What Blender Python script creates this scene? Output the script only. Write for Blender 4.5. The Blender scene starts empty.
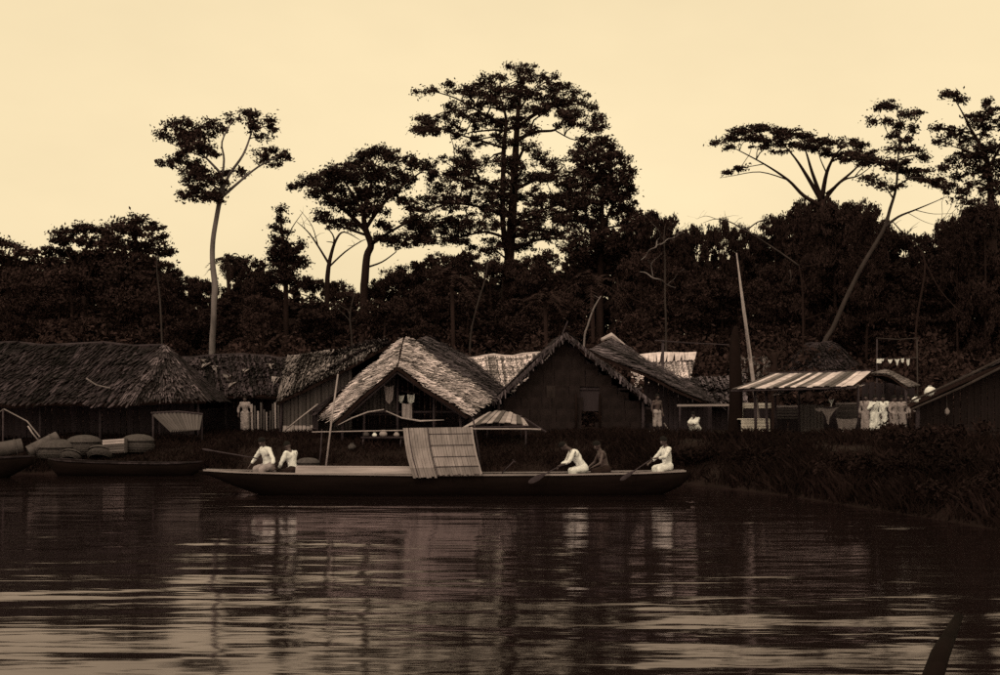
import bpy, math, random
import numpy as np
from mathutils import Vector as V, Matrix, noise

S = bpy.context.scene
COL = S.collection

# ------------------------------------------------------------------ camera
F, HY, CH = 1207.0, 408.0, 2.5          # focal length in photo pixels, horizon row, eye height above the water
cam_d = bpy.data.cameras.new('camera')
cam = bpy.data.objects.new('camera', cam_d)
COL.objects.link(cam)
cam.location = (0, 0, CH)
cam.rotation_euler = (math.radians(90), 0, 0)
cam_d.sensor_width = 36
cam_d.lens = F / 1000 * 36
cam_d.shift_y = (HY - 337.5) / 1000
cam_d.clip_end = 6000
S.camera = cam

# ------------------------------------------------------------------ sky, sun, exposure
SUN_EL, SUN_AZ = math.radians(52), math.radians(200)   # azimuth clockwise from +Y: behind the camera, a little left
world = bpy.data.worlds.new('World')
S.world = world
world.use_nodes = True
wn, wl = world.node_tree.nodes, world.node_tree.links
wn.clear()
sky = wn.new('ShaderNodeTexSky')
sky.sky_type = 'NISHITA'
sky.sun_disc = False
sky.sun_elevation = SUN_EL
sky.sun_rotation = SUN_AZ
sky.air_density = 1.0
sky.dust_density = 6.0
sky.ozone_density = 1.0
bw = wn.new('ShaderNodeRGBToBW')
flat = wn.new('ShaderNodeMath'); flat.operation = 'POWER'; flat.inputs[1].default_value = 0.35   # thin even overcast
tint = wn.new('ShaderNodeMix'); tint.data_type = 'RGBA'; tint.blend_type = 'MULTIPLY'
tint.inputs['Factor'].default_value = 1.0
tint.inputs['B'].default_value = (1.0, 0.815, 0.505, 1)     # the print is toned: one warm hue for all light
bg = wn.new('ShaderNodeBackground'); bg.inputs['Strength'].default_value = 0.15
gain = wn.new('ShaderNodeMath'); gain.operation = 'MULTIPLY'; gain.inputs[1].default_value = 4.9
wo = wn.new('ShaderNodeOutputWorld')
wl.new(sky.outputs[0], bw.inputs[0])
wl.new(bw.outputs[0], flat.inputs[0])
cl = wn.new('ShaderNodeTexNoise'); cl.inputs['Scale'].default_value = 3.2; cl.inputs['Detail'].default_value = 4; cl.inputs['Roughness'].default_value = .55
ct = wn.new('ShaderNodeTexCoord'); cm = wn.new('ShaderNodeMapping'); cm.inputs['Scale'].default_value = (1, 1, 2.2)
cr = wn.new('ShaderNodeMapRange'); cr.inputs['To Min'].default_value = .87; cr.inputs['To Max'].default_value = 1.11      # faint thin cloud
cx = wn.new('ShaderNodeMath'); cx.operation = 'MULTIPLY'
wl.new(ct.outputs['Generated'], cm.inputs['Vector']); wl.new(cm.outputs[0], cl.inputs['Vector']); wl.new(cl.outputs['Fac'], cr.inputs['Value'])
wl.new(flat.outputs[0], cx.inputs[0]); wl.new(cr.outputs[0], cx.inputs[1])
wl.new(cx.outputs[0], gain.inputs[0])
wl.new(gain.outputs[0], tint.inputs['A'])
wl.new(tint.outputs['Result'], bg.inputs['Color'])
wl.new(bg.outputs[0], wo.inputs['Surface'])

sun_d = bpy.data.lights.new('sun', 'SUN')
sun_d.energy = 0.9
sun_d.angle = math.radians(12)
sun_d.color = (1.0, 0.83, 0.56)
sun = bpy.data.objects.new('sun', sun_d)
COL.objects.link(sun)
sd = V((math.sin(SUN_AZ) * math.cos(SUN_EL), math.cos(SUN_AZ) * math.cos(SUN_EL), math.sin(SUN_EL)))
sun.rotation_euler = sd.to_track_quat('Z', 'Y').to_euler()
sun.location = (0, 0, 60)

S.view_settings.view_transform = 'Standard'
S.view_settings.look = 'None'
S.view_settings.exposure = 0.0
S.view_settings.gamma = 1.0
S.render.engine = 'CYCLES'
S.cycles.max_bounces = 5
S.cycles.diffuse_bounces = 3
S.cycles.glossy_bounces = 3
S.cycles.use_denoising = False

R = random.Random(7)
NP = np.random.default_rng(7)


def at(px, py, Y):
    """a point of the place, Y metres away, that the photograph shows at px, py"""
    return V(((px - 500) / F * Y, Y, CH + (HY - py) / F * Y))


# ------------------------------------------------------------------ materials
def mat(name, col, rough=0.85, spec=0.2, var=0.35, scale=3.0, island=0.0, bump=0.0, stretch=(1, 1, 1), bscale=None):
    m = bpy.data.materials.new(name)
    m.use_nodes = True
    n, l = m.node_tree.nodes, m.node_tree.links
    p = n['Principled BSDF']
    p.inputs['Roughness'].default_value = rough
    p.inputs['Specular IOR Level'].default_value = spec
    tc = n.new('ShaderNodeTexCoord')
    mp = n.new('ShaderNodeMapping')
    mp.inputs['Scale'].default_value = stretch
    nz = n.new('ShaderNodeTexNoise')
    nz.inputs['Scale'].default_value = scale
    nz.inputs['Detail'].default_value = 6
    nz.inputs['Roughness'].default_value = 0.65
    l.new(tc.outputs['Object'], mp.inputs['Vector'])
    l.new(mp.outputs[0], nz.inputs['Vector'])
    mr = n.new('ShaderNodeMapRange')
    mr.inputs['From Min'].default_value = 0.25
    mr.inputs['From Max'].default_value = 0.75
    mr.inputs['To Min'].default_value = 1 - var
    mr.inputs['To Max'].default_value = 1 + var
    l.new(nz.outputs['Fac'], mr.inputs['Value'])
    val = mr.outputs[0]
    if island:
        g = n.new('ShaderNodeNewGeometry')
        mi = n.new('ShaderNodeMapRange')
        mi.inputs['To Min'].default_value = 1 - island
        mi.inputs['To Max'].default_value = 1 + island
        l.new(g.outputs['Random Per Island'], mi.inputs['Value'])
        mm = n.new('ShaderNodeMath'); mm.operation = 'MULTIPLY'
        l.new(val, mm.inputs[0]); l.new(mi.outputs[0], mm.inputs[1])
        oi = n.new('ShaderNodeObjectInfo')
        mo = n.new('ShaderNodeMapRange')
        mo.inputs['To Min'].default_value = 1 - island * 0.5
        mo.inputs['To Max'].default_value = 1 + island * 0.5
        l.new(oi.outputs['Random'], mo.inputs['Value'])
        m2 = n.new('ShaderNodeMath'); m2.operation = 'MULTIPLY'
        l.new(mm.outputs[0], m2.inputs[0]); l.new(mo.outputs[0], m2.inputs[1])
        val = m2.outputs[0]
    mx = n.new('ShaderNodeVectorMath'); mx.operation = 'SCALE'
    mx.inputs[0].default_value = col
    l.new(val, mx.inputs['Scale'])
    l.new(mx.outputs[0], p.inputs['Base Color'])
    if bump:
        b = n.new('ShaderNodeBump')
        b.inputs['Strength'].default_value = bump
        b.inputs['Distance'].default_value = 0.02
        nb = n.new('ShaderNodeTexNoise')
        nb.inputs['Scale'].default_value = bscale or scale * 4
        nb.inputs['Detail'].default_value = 4
        l.new(mp.outputs[0], nb.inputs['Vector'])
        l.new(nb.outputs['Fac'], b.inputs['Height'])
        l.new(b.outputs[0], p.inputs['Normal'])
    return m


def tone(v, warm=0.86, blue=0.98):
    return (v, v * warm, v * blue)


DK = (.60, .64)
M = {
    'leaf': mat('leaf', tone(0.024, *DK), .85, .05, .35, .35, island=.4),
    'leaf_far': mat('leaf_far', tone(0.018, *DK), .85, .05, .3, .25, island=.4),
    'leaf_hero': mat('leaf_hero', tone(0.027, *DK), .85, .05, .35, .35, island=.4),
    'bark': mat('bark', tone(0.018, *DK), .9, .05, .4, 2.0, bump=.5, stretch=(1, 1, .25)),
    'bark_dark': mat('bark_dark', tone(0.010, *DK), .95, .04, .4, 2.0, bump=.5, stretch=(1, 1, .25)),
    'bark_pale': mat('bark_pale', tone(0.12), .85, .12, .85, .9, bump=.4, stretch=(1, 1, .3)),
    'bark_dull': mat('bark_dull', tone(0.034, .78, .85), .9, .08, .5, 1.5, bump=.4, stretch=(1, 1, .3)),
    'dead_wood': mat('dead_wood', tone(0.11), .85, .1, .5, 3, bump=.3),
    'soil': mat('soil', tone(0.011, *DK), .95, .05, .4, .8, bump=.6, bscale=6),
    'grass': mat('grass', tone(0.012, *DK), .95, .03, .5, .4, island=.35),
    'thatch_fresh': mat('thatch_fresh', tone(0.34), .9, .08, .45, 4, island=.8, bump=.3, bscale=30),
    'thatch_mid': mat('thatch_mid', tone(0.12), .9, .08, .5, 2.5, island=.85, bump=.3, bscale=30),
    'thatch_old': mat('thatch_old', tone(0.024, .76, 1.0), .9, .08, .7, 1.0, island=.9, bump=.3, bscale=30),
    'thatch_worn': mat('thatch_worn', tone(0.055, .82, 1.05), .9, .08, .7, 1.6, island=.9, bump=.3, bscale=30),
    'thatch_worn2': mat('thatch_worn2', tone(0.052, .8, 1.0), .9, .08, .8, 1.3, island=.9, bump=.3, bscale=30),
    'mat_wall': mat('mat_wall', tone(0.016, .70, .82), .9, .06, .6, 1.0, island=.2, bump=.5, bscale=25),
    'mat_wall_pale': mat('mat_wall_pale', tone(0.026, .74, .82), .9, .06, .6, 1.2, island=.3, bump=.5, bscale=25),
    'deck': mat('deck', tone(0.02, *DK), .95, .05, .3, 3),
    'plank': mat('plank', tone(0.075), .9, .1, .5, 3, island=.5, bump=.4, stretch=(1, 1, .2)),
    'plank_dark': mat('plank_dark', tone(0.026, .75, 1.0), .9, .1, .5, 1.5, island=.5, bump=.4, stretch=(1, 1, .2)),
    'plank_pale': mat('plank_pale', tone(0.27), .85, .12, .35, 3, island=.35, bump=.3),
    'plank_white': mat('plank_white', tone(0.55, .92, .95), .85, .12, .3, 3, island=.3, bump=.3),
    'pole': mat('pole', tone(0.035, .75, 1.0), .85, .12, .4, 6, bump=.3),
    'pole_pale': mat('pole_pale', tone(0.24), .7, .2, .35, 5, bump=.2),
    'mat_reed': mat('mat_reed', tone(0.16), .85, .12, .45, 2.5, island=.3, bump=.2, stretch=(1, 1, .25)),
    'mat_light': mat('mat_light', tone(0.46), .85, .12, .5, 2, island=.2),
    'mat_awning': mat('mat_awning', tone(0.24), .85, .12, .5, 2, island=.5),
    'mat_brown': mat('mat_brown', tone(0.06), .85, .12, .4, 4, island=.4),
    'hull': mat('hull', tone(0.006, *DK), .9, .04, .5, 2.5, bump=.6, stretch=(.2, 1, 1)),
    'rim': mat('rim', tone(0.20), .75, .2, .5, 3, bump=.3, stretch=(.25, 1, 1)),
    'cloth_white': mat('cloth_white', (.60, .60, .65), .95, .05, .3, 5, bump=.5, bscale=16),
    'cloth_grey': mat('cloth_grey', tone(0.24), .9, .1, .3, 7),
    'cloth_dark': mat('cloth_dark', tone(0.02, *DK), .9, .1, .3, 7),
    'skin': mat('skin', tone(0.055, .68, .8), .55, .3, .15, 9),
    'hair': mat('hair', tone(0.008), .9, .1, .2, 20),
    'eye': mat('eye', tone(0.4), .4, .3, .05, 9),
    'basket': mat('basket', tone(0.05), .85, .12, .5, 12, bump=.6, bscale=60),
    'cloth_line': mat('cloth_line', tone(0.07), .9, .1, .1, 4),
}


# ------------------------------------------------------------------ object helpers
def props(o, label=None, cat=None, group=None, kind=None):
    if label: o['label'] = label
    if cat: o['category'] = cat
    if group: o['group'] = group
    if kind: o['kind'] = kind
    return o


def thing(name, label, cat, loc, group=None):
    o = bpy.data.objects.new(name, None)
    o.empty_display_size = 0.3
    COL.objects.link(o)
    o.location = loc
    return props(o, label, cat, group)


def adopt(o, parent):
    """o carries world coordinates; hang it under parent without moving it"""
    o.parent = parent
    if parent.type == 'EMPTY':
        o.matrix_parent_inverse = Matrix.Translation(-V(parent.location))
    return o


def link_mesh(name, me, material, parent=None):
    if material is not None and not me.materials:
        me.materials.append(material)
    o = bpy.data.objects.new(name, me)
    COL.objects.link(o)
    if parent is not None:
        adopt(o, parent)
    return o


class MB:
    def __init__(self):
        self.v, self.f = [], []

    def add(self, vs, fs):
        b = len(self.v)
        self.v.extend([tuple(p) for p in vs])
        self.f.extend([tuple(i + b for i in q) for q in fs])
        return self

    def hexa(self, a, b):
        """a, b: two matching loops of four points"""
        return self.add(list(a) + list(b), [(3, 2, 1, 0), (4, 5, 6, 7), (0, 1, 5, 4), (1, 2, 6, 5), (2, 3, 7, 6), (3, 0, 4, 7)])

    def box(self, c, s, rz=0.0, ry=0.0):
        m = Matrix.Rotation(rz, 3, 'Z') @ Matrix.Rotation(ry, 3, 'Y')
        h = V(s) / 2
        q = [V(c) + m @ V((sx * h.x, sy * h.y, sz * h.z)) for sz in (-1, 1) for sx, sy in ((-1, -1), (1, -1), (1, 1), (-1, 1))]
        return self.hexa(q[:4], q[4:])

    def tube(self, pts, rad, n=6, cap=True):
        pts = [V(p) for p in pts]
        if not hasattr(rad, '__len__'):
            rad = [rad] * len(pts)
        vs, fs = [], []
        prev = None
        for i, p in enumerate(pts):
            d = (pts[min(i + 1, len(pts) - 1)] - pts[max(i - 1, 0)])
            if d.length < 1e-6: d = V((0, 0, 1))
            d.normalize()
            if prev is None:
                ref = V((0, 1, 0)) if abs(d.y) < .8 else V((1, 0, 0))
                x = d.cross(ref).normalized()
            else:
                x = (prev - d * prev.dot(d))
                x = x.normalized() if x.length > 1e-6 else d.orthogonal().normalized()
            prev = x
            y = d.cross(x)
            for k in range(n):
                a = 2 * math.pi * k / n
                vs.append(p + (x * math.cos(a) + y * math.sin(a)) * rad[i])
        for i in range(len(pts) - 1):
            for k in range(n):
                k2 = (k + 1) % n
                fs.append((i * n + k, i * n + k2, (i + 1) * n + k2, (i + 1) * n + k))
        if cap:
            fs.append(tuple(range(n - 1, -1, -1)))
            fs.append(tuple((len(pts) - 1) * n + k for k in range(n)))
        return self.add(vs, fs)

    def capsule(self, p, q, r0, r1, n=10):
        p, q = V(p), V(q)
        d = (q - p)
        if d.length < 1e-5: d = V((0, 0, 1e-3))
        d.normalize()
        pts, rad = [], []
        for a in (80, 55, 25):
            t = math.radians(a); pts.append(p - d * r0 * math.sin(t)); rad.append(r0 * math.cos(t))
        pts += [p, q]; rad += [r0, r1]
        for a in (25, 55, 80):
            t = math.radians(a); pts.append(q + d * r1 * math.sin(t)); rad.append(r1 * math.cos(t))
        return self.tube(pts, rad, n)

    def ellipsoid(self, c, r, rot=None, seg=12, rings=8):
        c = V(c)
        rot = rot or Matrix.Identity(3)
        vs = [c + rot @ V((0, 0, r[2]))]
        for i in range(1, rings):
            t = math.pi * i / rings
            for k in range(seg):
                a = 2 * math.pi * k / seg
                vs.append(c + rot @ V((r[0] * math.sin(t) * math.cos(a), r[1] * math.sin(t) * math.sin(a), r[2] * math.cos(t))))
        vs.append(c + rot @ V((0, 0, -r[2])))
        fs = [(0, 1 + k, 1 + (k + 1) % seg) for k in range(seg)]
        for i in range(rings - 2):
            for k in range(seg):
                a, b = 1 + i * seg + k, 1 + i * seg + (k + 1) % seg
                fs.append((a, a + seg, b + seg, b))
        e = len(vs) - 1
        s = 1 + (rings - 2) * seg
        fs += [(s + (k + 1) % seg, s + k, e) for k in range(seg)]
        return self.add(vs, fs)

    def mesh(self, name, smooth=False):
        me = bpy.data.meshes.new(name)
        me.from_pydata(self.v, [], self.f)
        if smooth:
            me.polygons.foreach_set('use_smooth', [True] * len(me.polygons))
        me.update()
        return me

    def build(self, name, material, parent=None, smooth=False):
        return link_mesh(name, self.mesh(name, smooth), M[material], parent)

    def build_top(self, name, material, label, cat, group=None, smooth=False, kind=None):
        """a thing that is one mesh, its origin at its own base"""
        a = np.array(self.v)
        o0 = np.array([(a[:, 0].min() + a[:, 0].max()) / 2, (a[:, 1].min() + a[:, 1].max()) / 2, a[:, 2].min()])
        self.v = [tuple(p) for p in (a - o0)]
        o = self.build(name, material, None, smooth)
        o.location = o0
        return props(o, label, cat, group, kind)


def quad_mesh(name, q):
    """q: array n x 4 x 3, one separate quad each"""
    n = len(q)
    me = bpy.data.meshes.new(name)
    me.vertices.add(n * 4)
    me.vertices.foreach_set('co', np.ascontiguousarray(q, dtype=np.float32).ravel())
    me.loops.add(n * 4)
    me.loops.foreach_set('vertex_index', np.arange(n * 4, dtype=np.int32))
    me.polygons.add(n)
    me.polygons.foreach_set('loop_start', np.arange(0, n * 4, 4, dtype=np.int32))
    try:
        me.polygons.foreach_set('loop_total', np.full(n, 4, dtype=np.int32))
    except Exception:
        pass
    me.update(calc_edges=True)
    return me


def leaf_quads(c, size, up=0.6, width=0.5, rng=NP):
    n = len(c)
    nr = rng.normal(size=(n, 3)); nr[:, 2] += up
    nr /= np.linalg.norm(nr, axis=1, keepdims=True) + 1e-9
    t = np.cross(nr, rng.normal(size=(n, 3)))
    t /= np.linalg.norm(t, axis=1, keepdims=True) + 1e-9
    b = np.cross(nr, t)
    s = np.asarray(size).reshape(-1, 1)
    w = s * width
    off = nr * s * 0.18
    return np.stack([c + t * s, c + b * w + off, c - t * s, c - b * w + off], axis=1)


BOX = {}


def unit_box(material):
    if material not in BOX:
        b = MB()
        e = .5
        b.box((0, 0, 0), (1, 1, 1))
        BOX[material] = b.mesh(material + '_piece')
    return BOX[material]


def piece(name, parent, p, q, w, t, material, up=(0, -1, 0)):
    """a straight board from p to q, w wide, t thick, sharing one mesh with its like"""
    p, q = V(p), V(q)
    z = q - p
    L = z.length
    z.normalize()
    y = V(up) - z * V(up).dot(z)
    y.normalize()
    x = y.cross(z)
    o = link_mesh(name, unit_box(material), M[material], parent)
    m = Matrix((x * w, y * t, z * L)).transposed().to_4x4()
    m.translation = (p + q) / 2
    o.matrix_basis = m
    return o


# ------------------------------------------------------------------ the ground and the river
SX = [-2000, -60, -20, -8, 0, 4, 6, 8, 9.5, 10.6, 12, 16, 40, 2000]
SY = [47, 47, 46, 45, 44.5, 43, 40, 34.5, 28, 22, 10, -20, -150, -150]


def shore(x):
    return np.interp(x, SX, SY)


def gz_np(x, y):
    x, y = np.asarray(x, float), np.asarray(y, float)
    d = y - shore(x)
    xs = np.interp(y, SY[::-1], SX[::-1])                # where the shore lies at this distance, right hand bank
    d2 = (x - xs) * 1.1 + np.maximum(0, y - 43)
    d = np.where((x > 4) & (d > 0), np.minimum(d, np.maximum(d2, .01)), d)
    z = np.interp(d, [-200, -12, -4, 0, .5, 2.5, 5, 9], [-3, -2.2, -1.0, -.03, .3, .8, 1.2, 1.35])
    return z + np.where(d > 0, np.interp(y, [64, 85, 130, 400, 3000], [0, .7, 1.8, 4.5, 6.5]), 0)


def gz(x, y):
    return float(gz_np(np.array([x]), np.array([y]))[0])


def grow(a, b, step, far, k=1.25):
    core = list(np.arange(a, b + 1e-6, step))
    s, hi, lo = step, [], []
    p = b
    while p < far[1]:
        s *= k; p += s; hi.append(min(p, far[1]))
    s, p = step, a
    while p > far[0]:
        s *= k; p -= s; lo.append(max(p, far[0]))
    return np.array(lo[::-1] + core + hi)


gx, gy = grow(-26, 20, .5, (-2000, 2000)), grow(20, 75, .5, (-150, 2500))
GX, GY = np.meshgrid(gx, gy)
GZ = gz_np(GX, GY)
nzv = np.array([noise.noise(V((x * .45, y * .45, 0))) + .5 * noise.noise(V((x * 1.4, y * 1.4, 5))) for x, y in zip(GX.ravel(), GY.ravel())]).reshape(GX.shape)
GZ = GZ + nzv * np.where((GZ > .05), .10, .03)
gm = bpy.data.meshes.new('ground')
nx, ny = len(gx), len(gy)
gm.from_pydata(np.stack([GX.ravel(), GY.ravel(), GZ.ravel()], 1).tolist(), [],
               [(j * nx + i, j * nx + i + 1, (j + 1) * nx + i + 1, (j + 1) * nx + i) for j in range(ny - 1) for i in range(nx - 1)])
gm.polygons.foreach_set('use_smooth', [True] * len(gm.polygons))
props(link_mesh('ground', gm, M['soil']), 'dark muddy riverbank and forest floor', None, None, 'structure')


def water_material():
    m = bpy.data.materials.new('river_water')
    m.use_nodes = True
    n, l = m.node_tree.nodes, m.node_tree.links
    p = n['Principled BSDF']
    p.inputs['Base Color'].default_value = (*tone(.016, .74, 1.2), 1)
    p.inputs['Roughness'].default_value = 0.13
    p.inputs['IOR'].default_value = 1.333
    tc = n.new('ShaderNodeTexCoord')
    pm = n.new('ShaderNodeMapping'); pm.inputs['Scale'].default_value = (.35, 1, 1)
    pn = n.new('ShaderNodeTexNoise'); pn.inputs['Scale'].default_value = .11; pn.inputs['Detail'].default_value = 3
    pr = n.new('ShaderNodeMapRange')
    pr.inputs['From Min'].default_value = .38; pr.inputs['From Max'].default_value = .62
    pr.inputs['To Min'].default_value = .25; pr.inputs['To Max'].default_value = 1.15
    l.new(tc.outputs['Object'], pm.inputs['Vector']); l.new(pm.outputs[0], pn.inputs['Vector']); l.new(pn.outputs['Fac'], pr.inputs['Value'])
    last = None
    for sc, st, dist in ((0.30, (.30, 1, 1), .115), (0.85, (.24, 1, 1), .050), (2.4, (.22, 1, 1), .012)):
        mp = n.new('ShaderNodeMapping')
        mp.inputs['Scale'].default_value = st
        mp.inputs['Rotation'].default_value = (0, 0, .08 * sc)
        nz = n.new('ShaderNodeTexNoise')
        nz.inputs['Scale'].default_value = sc
        nz.inputs['Detail'].default_value = 3
        nz.inputs['Distortion'].default_value = .4
        l.new(tc.outputs['Object'], mp.inputs['Vector'])
        l.new(mp.outputs[0], nz.inputs['Vector'])
        b = n.new('ShaderNodeBump')
        l.new(pr.outputs[0], b.inputs['Strength'])
        b.inputs['Distance'].default_value = dist
        l.new(nz.outputs['Fac'], b.inputs['Height'])
        if last is not None:
            l.new(last.outputs[0], b.inputs['Normal'])
        last = b
    n.remove(p)
    fr = n.new('ShaderNodeFresnel'); fr.inputs['IOR'].default_value = 1.333
    di = n.new('ShaderNodeBsdfDiffuse'); di.inputs['Color'].default_value = (*tone(.007, .64, .7), 1)      # silt in the water
    gl = n.new('ShaderNodeBsdfGlossy'); gl.inputs['Color'].default_value = (.90, .80, .86, 1); gl.inputs['Roughness'].default_value = .07
    mx = n.new('ShaderNodeMixShader')
    l.new(last.outputs[0], fr.inputs['Normal']); l.new(last.outputs[0], gl.inputs['Normal'])
    l.new(fr.outputs[0], mx.inputs[0]); l.new(di.outputs[0], mx.inputs[1]); l.new(gl.outputs[0], mx.inputs[2])
    l.new(mx.outputs[0], n['Material Output'].inputs['Surface'])
    return m


M['water'] = water_material()
wv = MB()
wv.add([(-2500, -2500, 0), (2500, -2500, 0), (2500, 2500, 0), (-2500, 2500, 0)], [(0, 1, 2, 3)])
props(wv.build('river', 'water'), 'brown rippling river with reflections of the trees', None, None, 'structure')


# ------------------------------------------------------------------ trees
def bend(p, q, n=5, sag=0.0, wob=0.0):
    p, q = V(p), V(q)
    L = (q - p).length
    out = []
    for i in range(n):
        t = i / (n - 1)
        w = math.sin(math.pi * t)
        out.append(p.lerp(q, t) + V((R.uniform(-1, 1) * wob * L * w, R.uniform(-1, 1) * wob * L * w, sag * L * w + R.uniform(-1, 1) * wob * L * .5 * w)))
    return out


def smooth_line(pts, rad, k=4):
    """Catmull-Rom through pts"""
    P = [V(p) for p in pts]
    if len(P) < 3:
        return P, list(rad)
    op, orr = [], []
    for i in range(len(P) - 1):
        p0, p1, p2, p3 = P[max(i - 1, 0)], P[i], P[i + 1], P[min(i + 2, len(P) - 1)]
        for s in range(k):
            t = s / k
            op.append(.5 * ((2 * p1) + (p2 - p0) * t + (2 * p0 - 5 * p1 + 4 * p2 - p3) * t * t + (3 * p1 - p0 - 3 * p2 + p3) * t ** 3))
            orr.append(rad[i] * (1 - t) + rad[i + 1] * t)
    op.append(P[-1]); orr.append(rad[-1])
    return op, orr


def blob_leaves(blobs, leaf, dens, sub_r, rng, shell=.35, flat=.6):
    """blobs: (centre, (rx, ry, rz), weight). Returns leaf centres and sub-clump centres per blob"""
    cs, subs = [], []
    for c, r, w in blobs:
        area = (r[0] * r[1] + r[0] * r[2] + r[1] * r[2])
        ns = max(4, int(area * dens * w / (sub_r * sub_r) * .62))
        d = rng.normal(size=(ns, 3)); d /= np.linalg.norm(d, axis=1, keepdims=True)
        rad = shell + (1 - shell) * rng.random((ns, 1)) ** .6
        sc = np.array(c) + d * rad * np.array(r)
        subs.append(sc)
        nl = int(22 * (sub_r / leaf) ** 1.4 / 2.2)
        sr = sub_r * rng.uniform(.5, 1.25, (ns, 1, 1))
        g = rng.normal(size=(ns, nl, 3)) * sr * .52
        g[:, :, 2] *= flat
        g *= np.where(rng.random((ns, nl, 1)) < .12, 1.65, 1.0)       # stray sprigs
        cs.append((sc[:, None, :] + g).reshape(-1, 3))
    return np.concatenate(cs), subs


def hero_tree(name, label, Y, trunk, limbs, clumps, leaf=.24, dens=1.0, sub_r=.6, bark='bark', leafmat='leaf_hero', depth=.5,
              twig=.035, group=None, up=.6, flat=.6, shell=.2, spread=1.22, slim=.66):
    """trunk, limbs: lists of (px, py, radius m[, dy]); clumps: (px, py, rx, ry[, weight]) in photo pixels at distance Y"""
    k = Y / F
    base = at(trunk[0][0], trunk[0][1], Y)
    g = gz(base.x, Y)
    root = thing(name, label, 'tree', (base.x, Y, g), group)
    tp = [V((base.x, Y, g - .3))] + [at(t[0], t[1], Y + (t[3] if len(t) > 3 else 0)) for t in trunk]
    tr = [trunk[0][2] * 1.35 * slim] + [t[2] * slim for t in trunk]
    if tp[1].z < g + .5:
        tp.pop(1); tr.pop(1)
    p, r = smooth_line(tp, tr)
    b = MB(); b.tube(p, r, 9)
    b.build('trunk', bark, root, True)
    skel = [(q, rr) for q, rr in zip(p, r) if q.z > g + (p[-1].z - g) * .35]
    cxs = [c[0] for c in clumps]
    span = (max(cxs) - min(cxs)) * k if clumps else 4
    midx = (max(cxs) + min(cxs)) / 2 if clumps else 0
    for L in limbs:
        dy = R.uniform(-1, 1) * span * .16
        n = len(L)
        pts = [at(q[0], q[1], Y + dy * i / (n - 1)) for i, q in enumerate(L)]
        p, r = smooth_line(pts, [q[2] * min(1, slim * 1.2) for q in L])
        b = MB(); b.tube(p, r, 6); b.build('branch', bark, root, True)
        skel += list(zip(p[2:], r[2:]))
    blobs = []
    for c in clumps:
        w = c[4] if len(c) > 4 else 1.0
        half = math.sqrt(max(.05, 1 - ((c[0] - midx) / (span / k / 2 + 6)) ** 2)) * span * depth * .5
        dy = R.uniform(-1, 1) * half
        blobs.append((at(c[0], c[1], Y + dy), (c[2] * k * spread, c[2] * k * R.uniform(.9, 1.5), c[3] * k * spread), w))
    cs, subs = blob_leaves(blobs, leaf, dens, sub_r, NP, shell, flat)
    tw = MB()
    for (c, rr, w), sc in zip(blobs, subs):
        best = min(skel, key=lambda s: (s[0] - c).length + max(0, s[0].z - c.z) * 1.5)
        rad = min(best[1] * .7, .05 + .02 * (best[0] - c).length)
        path = bend(best[0], c, 5, .06, .05)
        tw.tube(path, [rad * (1 - .75 * i / 4) + .012 for i in range(5)], 5, False)
        for s in sc[:: max(1, len(sc) // 6)]:
            tw.tube(bend(c, V(s), 3, .03, .08), [twig, twig * .7, twig * .4], 4, False)
    if tw.v:
        props(tw.build('twigs', 'bark', root), kind='stuff')
    sz = leaf * NP.uniform(.6, 1.25, len(cs))
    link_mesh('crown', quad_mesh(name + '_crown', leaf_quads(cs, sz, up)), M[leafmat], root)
    return root


# --- the trees that stand out against the sky
hero_tree('tall_pale_tree', 'tall lone tree with slender pale trunk and high open forked crown, left of the village', 84,
          [(212, 352, .33), (213.5, 322, .30), (214, 300, .29), (215, 286, .33), (212.5, 262, .27), (213, 240, .25), (217, 215, .24), (220, 199, .24)],
          [[(220, 200, .2), (222, 178, .13), (212, 164, .10), (197, 150, .05)],
           [(221, 188, .12), (224, 160, .09), (222, 142, .07), (232, 121, .04)],
           [(220, 199, .16), (228, 177, .13), (243, 155, .10), (251, 134, .07), (255, 120, .04)],
           [(221, 198, .15), (238, 183, .11), (258, 167, .08), (278, 157, .04)],
           [(219, 190, .10), (208, 182, .08), (196, 180, .05)],
           [(205, 158, .06), (186, 150, .05), (170, 143, .03)],
           [(238, 183, .06), (246, 174, .04), (250, 171, .03)]],
          [(164, 134, 6, 4), (172, 126, 8, 5), (184, 124, 8, 5), (176, 139, 10, 6), (190, 136, 12, 8), (203, 134, 10, 8), (212, 124, 6, 5),
           (200, 148, 12, 7), (186, 152, 10, 5), (165, 163, 7, 4), (176, 160, 8, 5), (196, 165, 9, 5), (190, 178, 9, 7), (204, 176, 11, 8),
           (218, 180, 8, 6), (200, 192, 13, 8), (186, 196, 7, 5), (212, 197, 10, 6), (224, 186, 4, 5), (232, 119, 6, 4), (219, 131, 5, 4),
           (250, 118, 8, 6), (252, 126, 7, 5), (268, 120, 5, 3), (273, 127, 3, 3), (260, 137, 7, 3), (270, 148, 6, 4), (262, 157, 7, 5),
           (272, 163, 6, 4), (281, 154, 6, 4), (287, 156, 3, 2), (244, 172, 7, 3.5), (214, 152, 4, 3), (228, 172, 4, 3)],
          leaf=.125, dens=1.9, sub_r=.40, bark='bark_pale', depth=.5, twig=.03, slim=.68)

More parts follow.
